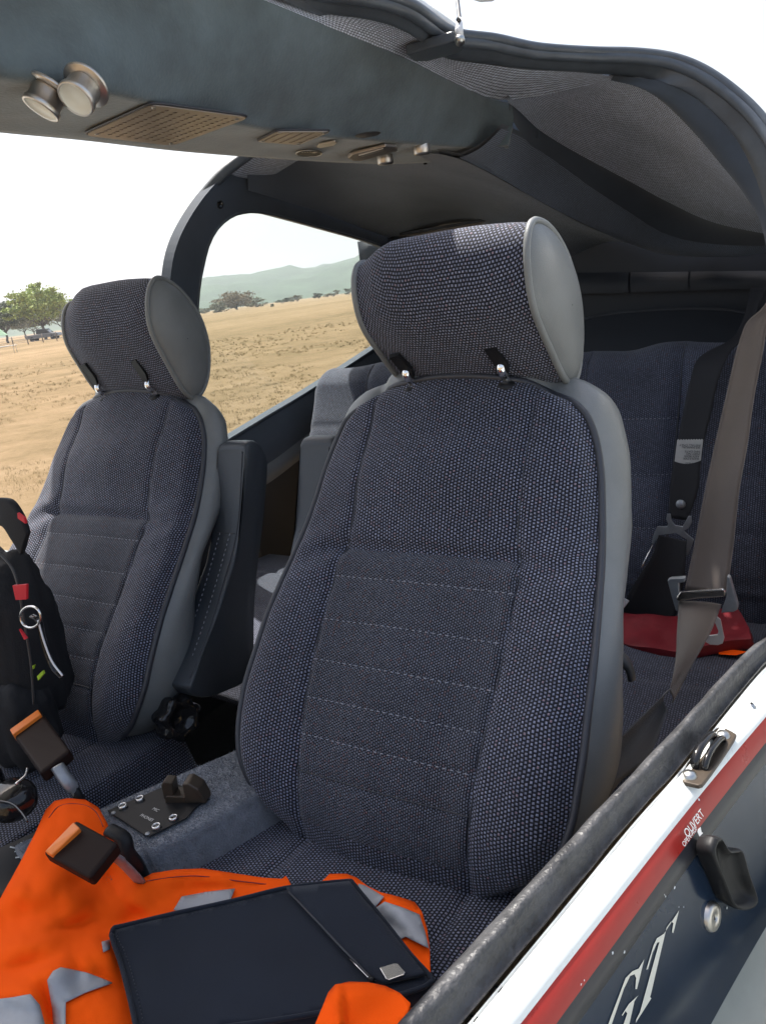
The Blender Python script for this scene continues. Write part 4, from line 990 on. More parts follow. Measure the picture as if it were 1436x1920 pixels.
MB().add(lathe_vf(zb(690, 252, -.0004), (0, 0, -1), [(.020, .0), (.018, .001), (0, .0006)], 30)).build('round_recess', 'plastic_grey', oc)
for px, py in ((797, 306), (915, 296)):
    MB().add(lathe_vf(P(px, py, 2, ZB-.001), (0, 0, -1), [(0, .001), (.003, .002), (.004, 0)], 12)).build('console_screw', 'plastic_gloss', oc)

# gas strut and its bracket at the door rim
gs = thing('gas_strut', 'thin dark gas strut with silver ball joint fixed to the roof edge', 'gas strut', P(862, 78, 2, .318))
j0 = P(862, 76, 2, .315)
tube('strut_rod', [j0+Vector((0, 0, .026)), P(862, 40, 2, .350), P(856, -10, 2, .40), P(850, -120, 2, .52)], .0030, 'plastic_grey', gs, seg=12)
tube('strut_end', [j0+Vector((0, 0, .004)), j0+Vector((0, 0, .014)), P(861, 48, 2, .340), P(861, 38, 2, .350)], [.0058, .0058, .0052, .0046], 'white_plastic', gs, seg=14)
MB().add(lathe_vf(j0, (0.4, -.8, .1), [(0, .010), (.004, .0095), (.0065, .005), (.0072, 0), (.0065, -.005), (.004, -.0095), (0, -.010)], 20)).build('ball_joint', 'screw', gs)
br = [(762, 104), (775, 116), (800, 116), (845, 104), (868, 96), (872, 84), (850, 78), (800, 92)]
bp_ = [P(x, y, 2, .316) for x, y in br]; MB().add(prism_vf(bp_, (0, 0, .014))).build('strut_bracket', 'rubber', gs, smooth=False, bevel=.003)
de = thing('door_corner', 'grey rounded corner of the raised door at the top edge', 'door', P(895, -10, 2, .45))
MB().add(prism_vf([P(x, y, 2, .45) for x, y in ((850, -30), (872, -2), (900, 6), (925, 4), (940, -8), (945, -40))], (0, 0, .02))).build('door_edge', 'grey_trim', de, smooth=False, bevel=.004)
MB().add(prism_vf([P(x, y, 2, .44) for x, y in ((798, -40), (800, 8), (806, 22), (818, 24), (820, -40))], (.0, 0, .015))).build('door_strip', 'white_paint', de, smooth=False, bevel=.003)

# ================================================================ CENTRE CONSOLE
cc = thing('centre_console', 'grey carpeted tunnel between the front seats with a black jack panel', 'centre console', (-.75, .5, -.98))
ZT = -.585
tl = [P(x, y, 2, ZT) for x, y in ((30, 1585), (120, 1545), (200, 1512), (320, 1460), (440, 1408), (560, 1352))]
tr = [P(x, y, 2, ZT) for x, y in ((150, 1720), (255, 1600), (282, 1590), (395, 1535), (490, 1478), (600, 1410))]
TL = resample(cr(tl, 6), 60); TR = resample(cr(tr, 6), 60); TL[:] = [p for p in TL]
rows = []
for f, dx, dz in ((0, -.006, -.30), (0, -.006, -.05), (0, -.004, -.006), (0, 0, 0)): rows.append([p+Vector((dx, 0, dz)) for p in TL])
for k in range(1, 14): rows.append([TL[j].lerp(TR[j], k/14)+Vector((0, 0, .0012*noise.noise(TL[j]*40+Vector((k*.5, 0, 0))))) for j in range(60)])
for dx, dz in ((0, 0), (.005, -.003), (.007, -.010), (.012, -.03), (.017, -.06), (.02, -.10), (.02, -.35)): rows.append([p+Vector((dx, 0, dz)) for p in TR])
tun = grid('carpet_tunnel', rows, 'carpet', cc)
endrow = [r[0] for r in rows]; mid = sum(endrow, Vector())/len(endrow); mesh('tunnel_front', endrow+[mid], [(i, i+1, len(endrow)) for i in range(len(endrow)-1)], 'carpet', cc)
# carpet pile: short fibres on the top and side
mb = MB(); rnd = random.Random(9)
for i in range(16000):
    a = rnd.randrange(3, len(rows)-2); b = rnd.randrange(0, 57); f, g = rnd.random(), rnd.random()
    p = rows[a][b].lerp(rows[a+1][b], f).lerp(rows[a][b+1].lerp(rows[a+1][b+1], f), g); n_ = Vector((.5 if a > 16 else 0, 0, 1 if a < 18 else .3)).normalized()
    d = (n_+Vector((rnd.gauss(0, .6), rnd.gauss(0, .6), rnd.gauss(0, .3)))).normalized()*rnd.uniform(.002, .0042); s = d.orthogonal().normalized()*.0004
    mb.add(([p-s, p+s, p+d], [(0, 1, 2)]))
pile = mb.build('carpet_pile', 'carpet', cc, smooth=False); pile['kind'] = 'stuff'
zc = ZT+.003
pp = [P(x, y, 2, zc) for x, y in ((202, 1522), (305, 1478), (330, 1470), (395, 1500), (372, 1512), (352, 1535), (282, 1570), (272, 1568))]
jp = MB().add(prism_vf(pp, (0, 0, .002))).build('jack_panel', 'plastic', cc, smooth=False, bevel=.001)
for px, py in ((231, 1514), (263, 1500), (326, 1536), (294, 1552)):
    c = P(px, py, 2, zc+.002); o = MB().add(lathe_vf(c, (0, 0, 1), [(.0068, 0), (.0068, .0012)], 6)).add(lathe_vf(c, (0, 0, 1), [(.0056, .0), (.0056, .0028), (.0048, .0040), (.0040, .0040), (.0036, .0030), (.0032, -.001)], 26)).build('headset_jack', 'steel', jp)
    MB().add(lathe_vf(c, (0, 0, 1), [(.0036, .0022), (0, .0020)], 20)).build('jack_hole', 'plastic_gloss', o)
a = P(262, 1530, 2, zc); xd2 = (P(300, 1548, 2, zc)-P(262, 1530, 2, zc)).normalized(); yd2 = Vector((0, 0, 1)).cross(xd2)
for s, (px, py) in (('PHONES', (262, 1530)), ('MIC', (285, 1518))):
    MB().add(text_vf(s, .0062, P(px, py, 2, zc+.0026), xd2, yd2)).build('panel_text', 'white_ink', jp, smooth=False)
for px, py in ((213, 1524), (277, 1563)): MB().add(lathe_vf(P(px, py, 2, zc+.002), (0, 0, 1), [(0, .001), (.0025, .001), (.003, 0)], 12)).build('panel_screw', 'dull_steel', jp)
# two-prong bracket
def bracket():
    base = P(350, 1500, 2, zc); xd_ = Vector((.92, .38, 0)).normalized(); yd_ = Vector((-.38, .92, 0)); Z = Vector((0, 0, 1))
    mb = MB(); q = lambda x, z, y=0: base+xd_*x+yd_*y+Z*z
    mb.add(prism_vf([q(-.026, 0, -.008), q(.030, 0, -.008), q(.024, .010, -.008), q(-.022, .012, -.008)], yd_*.02))
    mb.add(prism_vf([q(-.026, .004, -.007), q(-.012, .004, -.007), q(-.010, .030, -.007), q(-.022, .032, -.007), q(-.026, .026, -.007)], yd_*.016))
    mb.add(prism_vf([q(.004, .004, -.010), q(.030, .002, -.010), q(.024, .022, -.010), q(.012, .031, -.010), q(.004, .030, -.010)], yd_*.022))
    mb.build('latch_bracket', 'brass_bracket', cc, smooth=False, bevel=.002)
bracket()
# instrument pedestal at the far left
pd_ = thing('control_pedestal', 'black control pedestal with small white scale marks at the left edge', 'control panel', P(30, 1640, 2, -.66))
pl = [P(x, y, 2, -.60) for x, y in ((-60, 1620), (0, 1587), (92, 1545), (130, 1560), (60, 1660), (-60, 1700))]
pb_ = MB().add(prism_vf(pl, (0, 0, -.12))).build('pedestal_body', 'plastic', pd_, smooth=False, bevel=.004)
for q in (((28, 1597), (36, 1594)), ((20, 1588), (30, 1590)), ((40, 1580), (60, 1586)), ((30, 1608), (44, 1606)), ((44, 1590), (58, 1583))):
    a, b = P(*q[0], 2, -.599), P(*q[1], 2, -.599); tube('scale_mark', [a, b], .0009, 'white_ink', pb_, seg=5)

# ================================================================ BELTS
def ribbon(name, Lp, Rp, m, parent=None, n_=8, k=60, th=.0013, curl=0., **kw):
    A = resample(cr(Lp, 6), k); B = resample(cr(Rp, 6), k); rows = []
    for j in range(k):
        w = (B[j]-A[j]); nn = w.cross(A[min(j+1, k-1)]-A[max(j-1, 0)]).normalized()
        rows.append([A[j].lerp(B[j], i/n_)+nn*curl*math.sin(math.pi*i/n_) for i in range(n_+1)])
    V, Fc = grid_vf(rows); uv = []
    for j in range(k): uv += [(i/n_*.05, j/k*sum((A[q+1]-A[q]).length for q in range(k-1))) for i in range(n_+1)]
    return mesh(name, V, Fc, m, parent, uv=uv, solid=th, **kw)
def Y(px, py, y): return P(px, py, 1, y)
bt = thing('shoulder_belt', 'brown grey shoulder belt hanging from the pillar with its grey buckle slide', 'seat belt', Y(1320, 1120, 1.12))
L1 = [Y(1442, 560, 1.36), Y(1425, 582, 1.35), Y(1399, 607, 1.34), Y(1381, 658, 1.32), Y(1363, 735, 1.29), Y(1341, 830, 1.25), Y(1323, 914, 1.21), Y(1301, 1027, 1.16), Y(1284, 1106, 1.12)]
R1 = [Y(1462, 570, 1.36), Y(1448, 590, 1.35), Y(1437, 612, 1.34), Y(1427, 668, 1.32), Y(1412, 745, 1.29), Y(1400, 832, 1.25), Y(1385, 916, 1.21), Y(1372, 1034, 1.16), Y(1360, 1112, 1.12)]
w1 = ribbon('webbing', L1, R1, 'webbing_brown', bt, curl=.004)
for A_ in (L1, R1): tube('webbing_edge', [p+Vector((0, -.001, 0)) for p in cr(A_, 6)], .0010, 'webbing_brown', w1, seg=5)
L2 = [Y(1273, 1128, 1.11), Y(1269, 1180, 1.06), Y(1266, 1239, 1.01), Y(1254, 1296, .96)]
R2_ = [Y(1352, 1134, 1.11), Y(1332, 1185, 1.06), Y(1298, 1246, 1.01), Y(1258, 1318, .96)]
ribbon('webbing', L2, R2_, 'webbing_brown', bt, curl=-.003)
L3 = [Y(1257, 1290, .962), Y(1198, 1346, .90), Y(1140, 1402, .84), Y(1084, 1453, .79), Y(1068, 1500, .77), Y(1045, 1570, .74)]
R3 = [Y(1251, 1332, .955), Y(1215, 1418, .90), Y(1165, 1462, .86), Y(1135, 1500, .83), Y(1110, 1540, .80), Y(1085, 1590, .76)]
ribbon('webbing', L3, R3, 'webbing_grey', bt, curl=.010)
# slide: plastic frame with metal bar
def slide():
    y = 1.105
    a = MB().add(prism_vf([Y(x, z, y) for x, z in ((1250, 1088), (1256, 1085), (1284, 1083), (1283, 1092), (1272, 1094), (1272, 1126), (1272, 1148), (1266, 1146), (1256, 1112))], (0, .010, 0))).build('slide_frame', 'dull_steel', bt, smooth=False, bevel=.002)
    MB().add(prism_vf([Y(x, z, y) for x, z in ((1362, 1080), (1368, 1083), (1383, 1135), (1382, 1144), (1374, 1148), (1350, 1150), (1354, 1138), (1360, 1122))], (0, .010, 0))).build('slide_frame', 'dull_steel', bt, smooth=False, bevel=.002)
    MB().add(prism_vf([Y(x, z, y-.004) for x, z in ((1274, 1110), (1355, 1104), (1360, 1110), (1359, 1119), (1300, 1124), (1270, 1128), (1266, 1122))], (0, .006, 0))).build('slide_bar', 'steel', bt, smooth=False, bevel=.002)
    ring = [Y(x, z, 1.20) for x, z in ((1330, 1160), (1343, 1156), (1350, 1162), (1357, 1196), (1354, 1207), (1345, 1210), (1330, 1209), (1322, 1204), (1326, 1192), (1344, 1190), (1346, 1184), (1338, 1164))]
    MB().add(prism_vf(ring, (0, .003, 0))).build('belt_tongue', 'white_plastic', bt, smooth=False, bevel=.001)
slide()
def rb(x, y): return (1060+x/2.742, 560+y/2.742)
rt_ = thing('rear_harness', 'black rear shoulder strap with a white printed label and metal hook', 'harness', Y(1280, 900, 1.56))
Lr = [(950, -60, 1.75), (925, 60, 1.72), (860, 200, 1.68), (690, 300, 1.635), (640, 420, 1.60), (600, 600, 1.575), (570, 750, 1.555), (550, 860, 1.54), (535, 1000, 1.525), (540, 1130, 1.51)]
Rr = [(1030, -60, 1.75), (1000, 20, 1.72), (930, 190, 1.68), (850, 270, 1.635), (790, 400, 1.60), (745, 600, 1.575), (712, 730, 1.555), (692, 860, 1.54), (682, 980, 1.525), (625, 1140, 1.51)]
ribbon('strap', [Y(*rb(x, y), d-.05) for x, y, d in Lr], [Y(*rb(x, y), d-.05) for x, y, d in Rr], 'webbing_black', rt_, curl=.002)
Yl = 1.496
lab = [Y(*rb(x, y), Yl-.004) for x, y in ((572, 728), (706, 726), (690, 866), (556, 862))]
# zig-zag edged label
za = []
for k in range(21): za.append(lab[0].lerp(lab[1], k/20)+Vector((0, 0, .002*(k % 2))))
for k in range(21): za.append(lab[2].lerp(lab[3], k/20)-Vector((0, 0, .002*(k % 2))))
lb = MB().add(prism_vf(za, (0, .0006, 0))).build('strap_label', 'paper_label', rt_, smooth=False)
xdl = (lab[3]-lab[2]).normalized(); ydl = (lab[3]-lab[0]).normalized()
org = lab[1]-Vector((0, .0012, 0))
for i, (s, f) in enumerate((('INSTALL ONLY', .0), ('SEE MANUAL', .11), ('MFG DATE', .30), ('PART NO', .42), ('ASSY REAR', .54), ('SHOULDER', .66), ('HARNESS', .90))):
    o_ = lab[1].lerp(lab[2], .16+f*.75)-Vector((0, .0016, 0)); MB().add(text_vf(s, .0056, o_+xdl*.003, xdl, ydl, 0)).build('label_text', 'ink', lb, smooth=False)
MB().add(lathe_vf(Y(*rb(590, 1058), 1.462), (0, -1, .1), [(0, .003), (.005, .0025), (.0085, 0), (.009, -.002)], 20)).build('strap_rivet', 'dull_steel', rt_)
yh = 1.445
hk = [(520, 1108), (538, 1106), (543, 1140), (560, 1165), (600, 1172), (612, 1150), (630, 1118), (645, 1120), (648, 1150), (632, 1180), (606, 1195), (640, 1225), (658, 1240), (640, 1290), (626, 1322), (618, 1318), (622, 1240), (566, 1205), (478, 1218), (470, 1235), (452, 1264), (440, 1258), (452, 1212), (470, 1172), (520, 1172), (526, 1160), (516, 1135)]
MB().add(prism_vf([Y(*rb(x, y), yh) for x, y in hk], (0, .004, 0))).build('hook', 'dull_steel', rt_, smooth=False, bevel=.001)
MB().add(lathe_vf(Y(*rb(562, 1195), yh-.001), (0, -1, 0), [(0, .001), (.003, .001), (.0035, 0)], 12)).build('hook_rivet', 'steel', rt_)
ribbon('lap_strap', [Y(*rb(x, y), d) for x, y, d in ((478, 1215, 1.435), (440, 1330, 1.42), (380, 1420, 1.41), (300, 1560, 1.40), (250, 1680, 1.40))], [Y(*rb(x, y), d) for x, y, d in ((620, 1245, 1.435), (615, 1380, 1.42), (600, 1500, 1.41), (560, 1640, 1.40), (500, 1720, 1.40))], 'webbing_black', rt_, curl=.01)
tube('hook_wire', [Y(*rb(446, 1266), 1.43), Y(*rb(420, 1320), 1.42), Y(*rb(388, 1384), 1.40)], .0014, 'steel', rt_, seg=6)
MB().add(prism_vf([Y(*rb(x, y), 1.37) for x, y in ((232, 1640), (256, 1590), (300, 1540), (326, 1556), (300, 1590), (270, 1600))], (0, .003, 0))).build('belt_tab', 'white_plastic', rt_, smooth=False, bevel=.001)
# red case on the bench with white cord end
rc = thing('red_case', 'dark red fabric case with white cord ends lying on the rear bench', 'bag', Y(1290, 1200, 1.42))
ZR = -.665
def rcpos(px, py):
    q = P(px, py, 1, 1.40 - .0016*(py-1150)); return q+Vector((0, -.010*math.sin((px-1140)*.02), .006*noise.noise(Vector((px*.02, py*.03, 0)))))
cdt_patch('case_body', [(1140, 1170), (1150, 1158), (1170, 1160), (1250, 1168), (1330, 1172), (1370, 1155), (1385, 1160), (1410, 1200), (1412, 1222), (1350, 1228), (1300, 1236), (1240, 1232), (1190, 1222), (1140, 1212)], rcpos, 9, 'red_case', rc, solid=.02, bevel=.004)
cord = cr([rcpos(x, y)-Vector((0, .016, 0)) for x, y in ((1165, 1219), (1200, 1226), (1235, 1222), (1255, 1216), (1258, 1228), (1240, 1234), (1205, 1234), (1180, 1228))], 5)
tube('case_cord', cord, .0028, 'red_case', rc, seg=6)
tube('cord_end', [rcpos(1152, 1219)-Vector((0, .022, 0)), rcpos(1170, 1217)-Vector((0, .022, 0)), rcpos(1186, 1217)-Vector((0, .022, 0)), rcpos(1192, 1218)-Vector((0, .022, 0))], [.0018, .0036, .0060, .0060], 'white_plastic', rc, seg=10)
tube('cord_loop', cr([rcpos(x, y)-Vector((0, .024, 0)) for x, y in ((1192, 1217), (1215, 1220), (1240, 1210), (1250, 1208), (1256, 1216), (1250, 1224))], 4), .0010, 'white_plastic', rc, seg=5)
MB().add(prism_vf([rcpos(x, y)-Vector((0, .014, 0)) for x, y in ((1345, 1212), (1372, 1218), (1400, 1222), (1380, 1228), (1348, 1224))], (0, .002, 0))).build('orange_tab', 'vest_orange', rc, smooth=False)

# ================================================================ VEST, FOLDER
def seg_d(px, py, a, b):
    dx, dy = b[0]-a[0], b[1]-a[1]; t = max(0, min(1, ((px-a[0])*dx+(py-a[1])*dy)/(dx*dx+dy*dy))); return math.hypot(px-a[0]-t*dx, py-a[1]-t*dy), t
FOLDS = [((20, 1700), (90, 1560), .006, 12), ((110, 1660), (210, 1640), -.006, 12), ((0, 1640), (60, 1700), .006, 14), ((230, 1680), (300, 1720), .006, 10), ((60, 1760), (200, 1720), -.007, 9), ((10, 1820), (100, 1800), -.008, 10), ((180, 1600), (230, 1690), -.006, 10), ((360, 1645), (520, 1668), .005, 8), ((100, 1520), (40, 1700), .012, 45), ((160, 1510), (300, 1700), .010, 40), ((0, 1790), (120, 1760), .014, 18), ((120, 1760), (190, 1700), -.010, 20), ((150, 1720), (330, 1640), .007, 24), ((60, 1840), (215, 1780), .016, 26), ((140, 1790), (150, 1850), -.014, 14), ((0, 1860), (80, 1880), .016, 18), ((80, 1850), (110, 1960), -.020, 12), ((160, 1850), (240, 1940), .018, 40), ((320, 1700), (200, 1740), -.008, 16), ((280, 1650), (420, 1640), .006, 14), ((330, 1670), (530, 1655), -.007, 10), ((180, 1770), (215, 1830), .014, 14), ((90, 1640), (160, 1720), .008, 30), ((0, 1730), (110, 1700), -.007, 22), ((700, 1660), (790, 1760), .016, 22), ((690, 1712), (760, 1750), -.006, 9), ((720, 1690), (800, 1720), .005, 12), ((640, 1650), (700, 1700), .006, 14)]
def vz(px, py):
    z = -.598+.05*math.exp(-(((px-120)/110)**2+((py-1520)/120)**2))+.035*ss(260, 60, px)*ss(1500, 1700, py)-.03*ss(480, 800, px)*0
    for a, b, am, wd in FOLDS:
        d, t = seg_d(px, py, a, b); z += am*(.55 if wd < 20 else .8)*math.exp(-(d/(wd*1.15))**2)*math.sin(math.pi*(.15+.7*t))
    z += .0028*noise.noise(Vector((px*.018, py*.018, 0)))+.0012*noise.noise(Vector((px*.06, py*.05, 4)))
    return z
def vpos(lift=0.):
    return lambda px, py: P(px, py, 2, vz(px, py)+lift)
vest = thing('safety_vest', 'orange high visibility vest with silver bands crumpled on the near seat', 'safety vest', P(300, 1720, 2, -.62))
vo = [(-120, 1860), (-60, 1780), (0, 1692), (40, 1620), (68, 1565), (88, 1520), (104, 1504), (128, 1499), (160, 1502), (184, 1516), (200, 1545), (214, 1582), (240, 1625), (268, 1650), (286, 1640), (330, 1633), (380, 1631), (440, 1640), (500, 1648), (530, 1650), (537, 1644), (542, 1652), (560, 1690), (610, 1650), (618, 1641), (650, 1641), (668, 1648), (690, 1664), (716, 1676), (745, 1684), (776, 1694), (790, 1712), (800, 1745), (806, 1790), (808, 1838), (790, 1900), (740, 1990), (300, 2010), (-120, 2010)]
cdt_patch('vest_cloth', vo, vpos(), 9, 'vest_orange', vest, solid=.0018)
for poly in ([(326, 1707), (341, 1682), (390, 1673), (441, 1667), (433, 1686), (433, 1700), (380, 1712)], [(672, 1658), (684, 1661), (700, 1670), (720, 1682), (705, 1700), (691, 1711), (680, 1705), (673, 1691)], [(691, 1711), (722, 1691), (755, 1703), (786, 1716), (797, 1750), (804, 1779), (761, 1757), (740, 1766), (712, 1740)],
             [(90, 1838), (100, 1822), (114, 1815), (160, 1823), (211, 1844), (160, 1862), (124, 1880), (124, 1990), (106, 1990), (100, 1890)], [(-60, 1880), (0, 1873), (58, 1865), (74, 1885), (86, 1930), (90, 1990), (-60, 1990)], [(191, 1767), (206, 1763), (206, 1780), (194, 1786)]):
    cdt_patch('reflective_band', poly, vpos(.0045), 8, 'reflective', vest, solid=.0008)
# hem stitch and zip
tube('vest_hem', cr([vpos(.0022)(x, y) for x, y in ((92, 1534), (108, 1514), (130, 1507), (160, 1510), (180, 1522), (194, 1550))], 5), .0006, 'red_case', vest, seg=5)
tube('vest_hem', cr([vpos(.0022)(x, y) for x, y in ((275, 1652), (330, 1644), (380, 1643), (440, 1651), (500, 1658))], 5), .0006, 'red_case', vest, seg=5)
# corner of the vest folded up over the folder, in the sun
def hpos(px, py):
    z = -.548+.014*math.exp(-((px-690)/70)**2)-.016*ss(1870, 1840, py)+.006*math.sin((px-600)*.035+(py-1850)*.02)
    z += .010*math.exp(-(seg_d(px, py, (632, 1850), (640, 1930))[0]/8)**2)
    return P(px, py, 2, z)
cdt_patch('vest_corner', [(592, 1925), (606, 1892), (618, 1864), (630, 1850), (655, 1845), (690, 1846), (722, 1853), (750, 1866), (770, 1884), (766, 1900), (740, 1940), (715, 1990), (560, 1990)], hpos, 8, 'vest_orange', vest, solid=.0018)
fd = thing('black_folder', 'black zipped fabric folder with a small silver badge lying on the orange vest', 'folder', P(480, 1800, 2, -.58))
def fz(px, py): return -.572-.004*math.sin((px-200)/600*3.1)+.0015*noise.noise(Vector((px*.01, py*.012, 7)))+(-.006)*ss(540, 800, px)
def fpos(lift=0.): return lambda px, py: P(px, py, 2, fz(px, py)+lift)
fo_ = [(209, 1752), (214, 1740), (230, 1736), (330, 1712), (440, 1688), (520, 1668), (570, 1660), (650, 1652), (662, 1656), (680, 1678), (720, 1726), (770, 1790), (808, 1832), (806, 1842), (780, 1856), (690, 1880), (560, 1906), (420, 1926), (270, 1945), (258, 1935), (246, 1880), (228, 1810), (214, 1770)]
fbody = cdt_patch('folder_body', fo_, fpos(), 14, 'folder_cloth', fd, solid=.022, soff=1)
tube('folder_edge', cr([fpos(.001)(x, y) for x, y in fo_]+[fpos(.001)(*fo_[0])], 3), .0022, 'folder_cloth', fd, seg=8)
cdt_patch('folder_flap', [(538, 1668), (655, 1656), (676, 1682), (716, 1728), (762, 1786), (798, 1830), (720, 1846), (700, 1838), (640, 1780), (575, 1710)], fpos(.0035), 14, 'folder_cloth', fd, solid=.003)
mbs = MB()
fe = resample(cr([fpos(.0018)(x, y) for x, y in ((530, 1674), (440, 1696), (330, 1720), (226, 1746), (232, 1778), (244, 1812), (262, 1880), (272, 1936))], 3), 130)
for i in range(0, 128, 2): mbs.add(tube_vf([fe[i], fe[i].lerp(fe[i+1], .7)], .0005, 4))
mbs.build('folder_stitching', 'piping', fd)
tube('folder_seam', cr([fpos(.0062)(x, y) for x, y in ((541, 1672), (580, 1712), (640, 1776), (700, 1838))], 4), .0009, 'piping', fd, seg=5)
bdg = [(712, 1817), (738, 1809), (746, 1809), (760, 1825), (758, 1830), (730, 1840), (724, 1838)]
MB().add(prism_vf([fpos(.0078)(x, y) for x, y in bdg], (0, 0, .0018))).build('folder_badge', 'steel', fd, smooth=False, bevel=.0005)
tube('zip_pull', [fpos(.0082)(x, y) for x, y in ((656, 1798), (672, 1814), (690, 1832), (698, 1838))], .0006, 'steel', fd, seg=6)
tube('zip_slider', [fpos(.0085)(x, y) for x, y in ((692, 1833), (700, 1838))], .0022, 'plastic', fd, seg=8)

# ================================================================ BUCKLES
def buckle(name, label, corners, z, thick, but, stalk, m='brown_plastic'):
    t = thing(name, label, 'seat belt buckle', P(*stalk[-1][:2], 2, z-.02))
    top = [P(x, y, 2, z+dz) for x, y, dz in corners]; nn = (top[1]-top[0]).cross(top[3]-top[0]).normalized()
    if nn.z > 0: nn = -nn
    poly = resample(cr(top+[top[0]], 1), len(top)*1+1)[:-1]
    MB().add(prism_vf(top, nn*thick)).build('buckle_body', m, t, smooth=False, bevel=.004)
    bt_ = [P(x, y, 2, z+dz) for x, y, dz in but]; MB().add(prism_vf([p-nn*.0025 for p in bt_], nn*thick*.7)).build('release_button', 'orange_plastic', t, smooth=False, bevel=.0015)
    return t, nn
b1, n1 = buckle('belt_buckle', 'brown belt buckle with orange button standing over the orange vest', [(80, 1598, .0), (142, 1536, .012), (222, 1580, .0), (168, 1647, -.012)], -.50, .018, [(86, 1598, .0005), (140, 1543, .011), (152, 1555, .010), (99, 1606, -.001)], [(200, 1600)])
# black lips round the release buttons
for bb, q in ((b1, [(82, 1600, .000), (94, 1610, -.002), (154, 1556, .009), (142, 1541, .011)]), (b2, [(19, 1371, .001), (26, 1383, .0), (80, 1342, .009), (73, 1329, .010)])) if 0 else ():
    pass
tube('buckle_stalk', cr([P(205, 1602, 2, -.515), P(222, 1612, 2, -.53), P(240, 1628, 2, -.55), P(262, 1652, 2, -.58)], 5), [.010]*6+[.008]*(10), 'dull_steel', b1, seg=8, flat=.4)
tube('stalk_sleeve', cr([P(205, 1556, 2, -.53), P(232, 1572, 2, -.535), P(240, 1600, 2, -.55), P(256, 1622, 2, -.57), P(270, 1650, 2, -.60)], 5), .0085, 'plastic', b1, seg=10, flat=.7)
b2, n2 = buckle('belt_buckle', 'dark brown belt buckle with orange top edge beside the backpack', [(18, 1368, .0), (74, 1327, .01), (132, 1406, -.005), (76, 1450, -.012)], -.50, .018, [(20, 1370, .001), (73, 1332, .010), (79, 1341, .009), (26, 1380, .000)], [(120, 1450)])
tube('buckle_stalk', cr([P(108, 1436, 2, -.515), P(125, 1462, 2, -.53), P(140, 1480, 2, -.545), P(150, 1498, 2, -.56)], 5), [.0085]*10+[.006]*6, 'dull_steel', b2, seg=8, flat=.5)
tube('stalk_sleeve', cr([P(140, 1480, 2, -.547), P(150, 1498, 2, -.56), P(166, 1525, 2, -.59)], 5), .0065, 'plastic', b2, seg=8)

# ================================================================ BACKPACK, HEADSET
bk = thing('backpack', 'black backpack with red zip tags at the left edge of the photo', 'backpack', P(0, 1480, 1, .62))
def lump(name, c, rx, ry, rz_, m, parent, seed=0, amp=.12, e=.6):
    rows = []
    sg = lambda v, q: math.copysign(abs(v)**q, v)
    for i in range(33):
        ph = -math.pi/2+math.pi*i/32; row = []
        for j in range(65):
            th = 2*math.pi*j/64; v = Vector((sg(math.cos(ph), e)*sg(math.cos(th), e), sg(math.cos(ph), e)*sg(math.sin(th), e), sg(math.sin(ph), e)))
            k = 1+amp*noise.noise(v*2.2+Vector((seed, 0, 0)))+amp*.4*noise.noise(v*6+Vector((seed, 3, 0))); row.append(Vector(c)+Vector((v.x*rx*k, v.y*ry*k, v.z*rz_*k)))
        rows.append(row)
    return grid(name, rows, m, parent)
cb = P(12, 1195, 1, .58); lump('bag_body', cb, .080, .060, .135, 'bag_cloth', bk, 3)
lump('front_pocket', P(35, 1345, 1, .55), .060, .042, .075, 'bag_cloth', bk, 8)
ribbon('shoulder_strap', [P(x, y, 1, .56) for x, y in ((-20, 935), (15, 938), (38, 968), (50, 1000))], [P(x, y, 1, .555) for x, y in ((-30, 1000), (0, 985), (20, 1010), (38, 1040))], 'bag_cloth', bk, th=.008)
for q in ([(33, 962), (46, 972), (48, 982), (34, 972)], [(24, 1098), (50, 1096), (50, 1124), (30, 1125)], [(36, 1180), (50, 1198), (46, 1200)]):
    MB().add(prism_vf([P(x, y, 1, .50) for x, y in q], (0, .003, 0))).build('zip_tag', 'red_tag', bk, smooth=False)
tube('bag_zip', cr([P(x, y, 1, .505) for x, y in ((-10, 1030), (20, 1060), (35, 1100), (45, 1160), (58, 1240), (64, 1320))], 6), .0016, 'plastic_grey', bk, seg=6)
rg = [P(58+19*math.cos(a_*math.pi/16), 1157+20*math.sin(a_*math.pi/16), 1, .485) for a_ in range(32)]
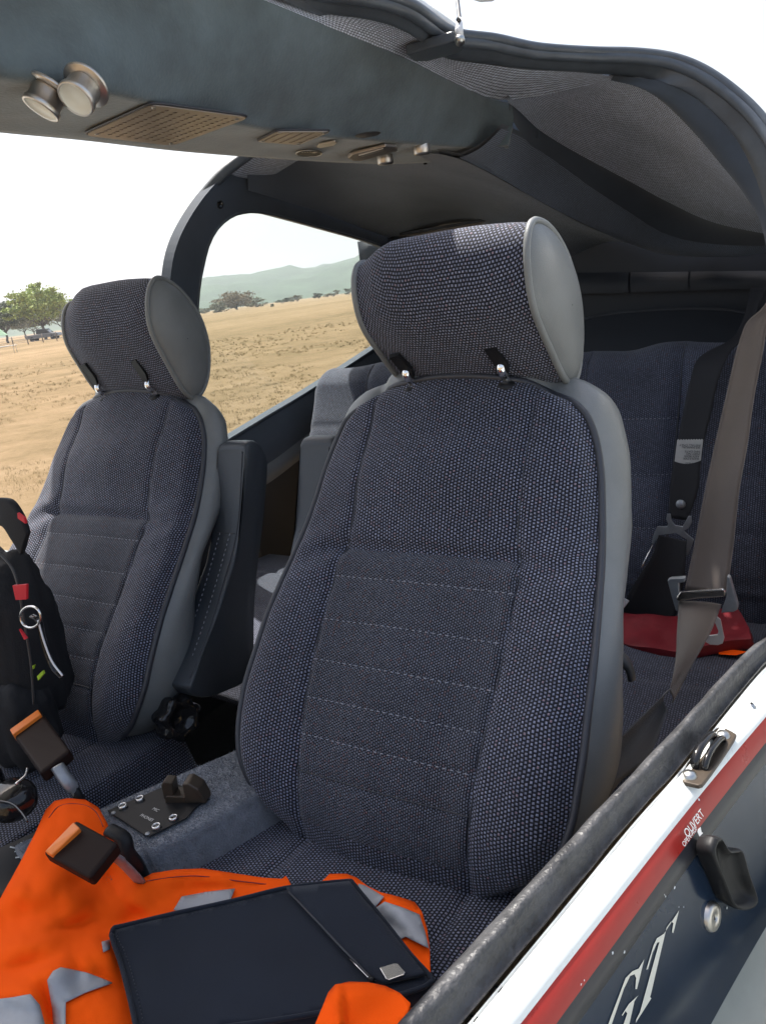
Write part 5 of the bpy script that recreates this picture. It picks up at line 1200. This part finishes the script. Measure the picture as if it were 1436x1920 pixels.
kr = thing('key_ring', 'silver split ring hanging from the backpack zip', 'key ring', P(58, 1157, 1, .485)); tube('ring', rg, .0016, 'steel', kr, closed=True, seg=8)
tube('strap_loop', cr([P(x, y, 1, .49) for x, y in ((60, 1155), (74, 1165), (85, 1210), (100, 1250), (118, 1270))], 6), .0042, 'plastic_gloss', kr, seg=8, flat=.4)
tube('painted_strap_highlight', cr([P(x, y, 1, .487) for x, y in ((72, 1163), (84, 1205), (98, 1240), (118, 1267))], 6), .0012, 'white_plastic', kr, seg=6)  # white line standing in for the highlight on the glossy strap
for q in ([(58, 1250), (64, 1247), (62, 1255)], [(70, 1268), (80, 1258), (82, 1264), (72, 1276)]):
    MB().add(prism_vf([P(x, y, 1, .52) for x, y in q], (0, .003, 0))).build('lime_piping', 'lime_cloth', bk, smooth=False)
hs = thing('headset', 'glossy black pilot headset lying under the backpack', 'headset', P(25, 1500, 2, -.56))
lump('ear_cup', P(22, 1500, 2, -.53), .030, .028, .022, 'plastic_gloss', hs, 1, amp=.03, e=.85)
lump('ear_cup', P(-40, 1470, 2, -.52), .030, .028, .024, 'plastic_gloss', hs, 2, amp=.03, e=.85)
tube('cable', cr([P(x, y, 2, -.50) for x, y in ((-20, 1500), (20, 1506), (40, 1522), (52, 1540))], 6), .0014, 'plastic_gloss', hs, seg=6)
tube('mic_boom', cr([P(x, y, 2, -.50) for x, y in ((30, 1470), (48, 1454), (52, 1440))], 6), .0016, 'steel', hs, seg=6)

# ================================================================ AIR
hz = bpy.data.materials.new('haze'); hz.use_nodes = True; n = hz.node_tree.nodes; L = hz.node_tree.links
for x in list(n): n.remove(x)
o_ = n.new('ShaderNodeOutputMaterial'); v_ = n.new('ShaderNodeVolumePrincipled'); v_.inputs['Color'].default_value = (.93, .96, 1, 1); v_.inputs['Density'].default_value = .00038; v_.inputs['Anisotropy'].default_value = .3
L.new(v_.outputs[0], o_.inputs['Volume']); MATS['haze'] = hz
hb = MB().add(box_vf((0, 0, 118), (4300, 0, 0), (0, 4300, 0), (0, 0, 122))).build('haze', 'haze', smooth=False); hb['kind'] = 'stuff'
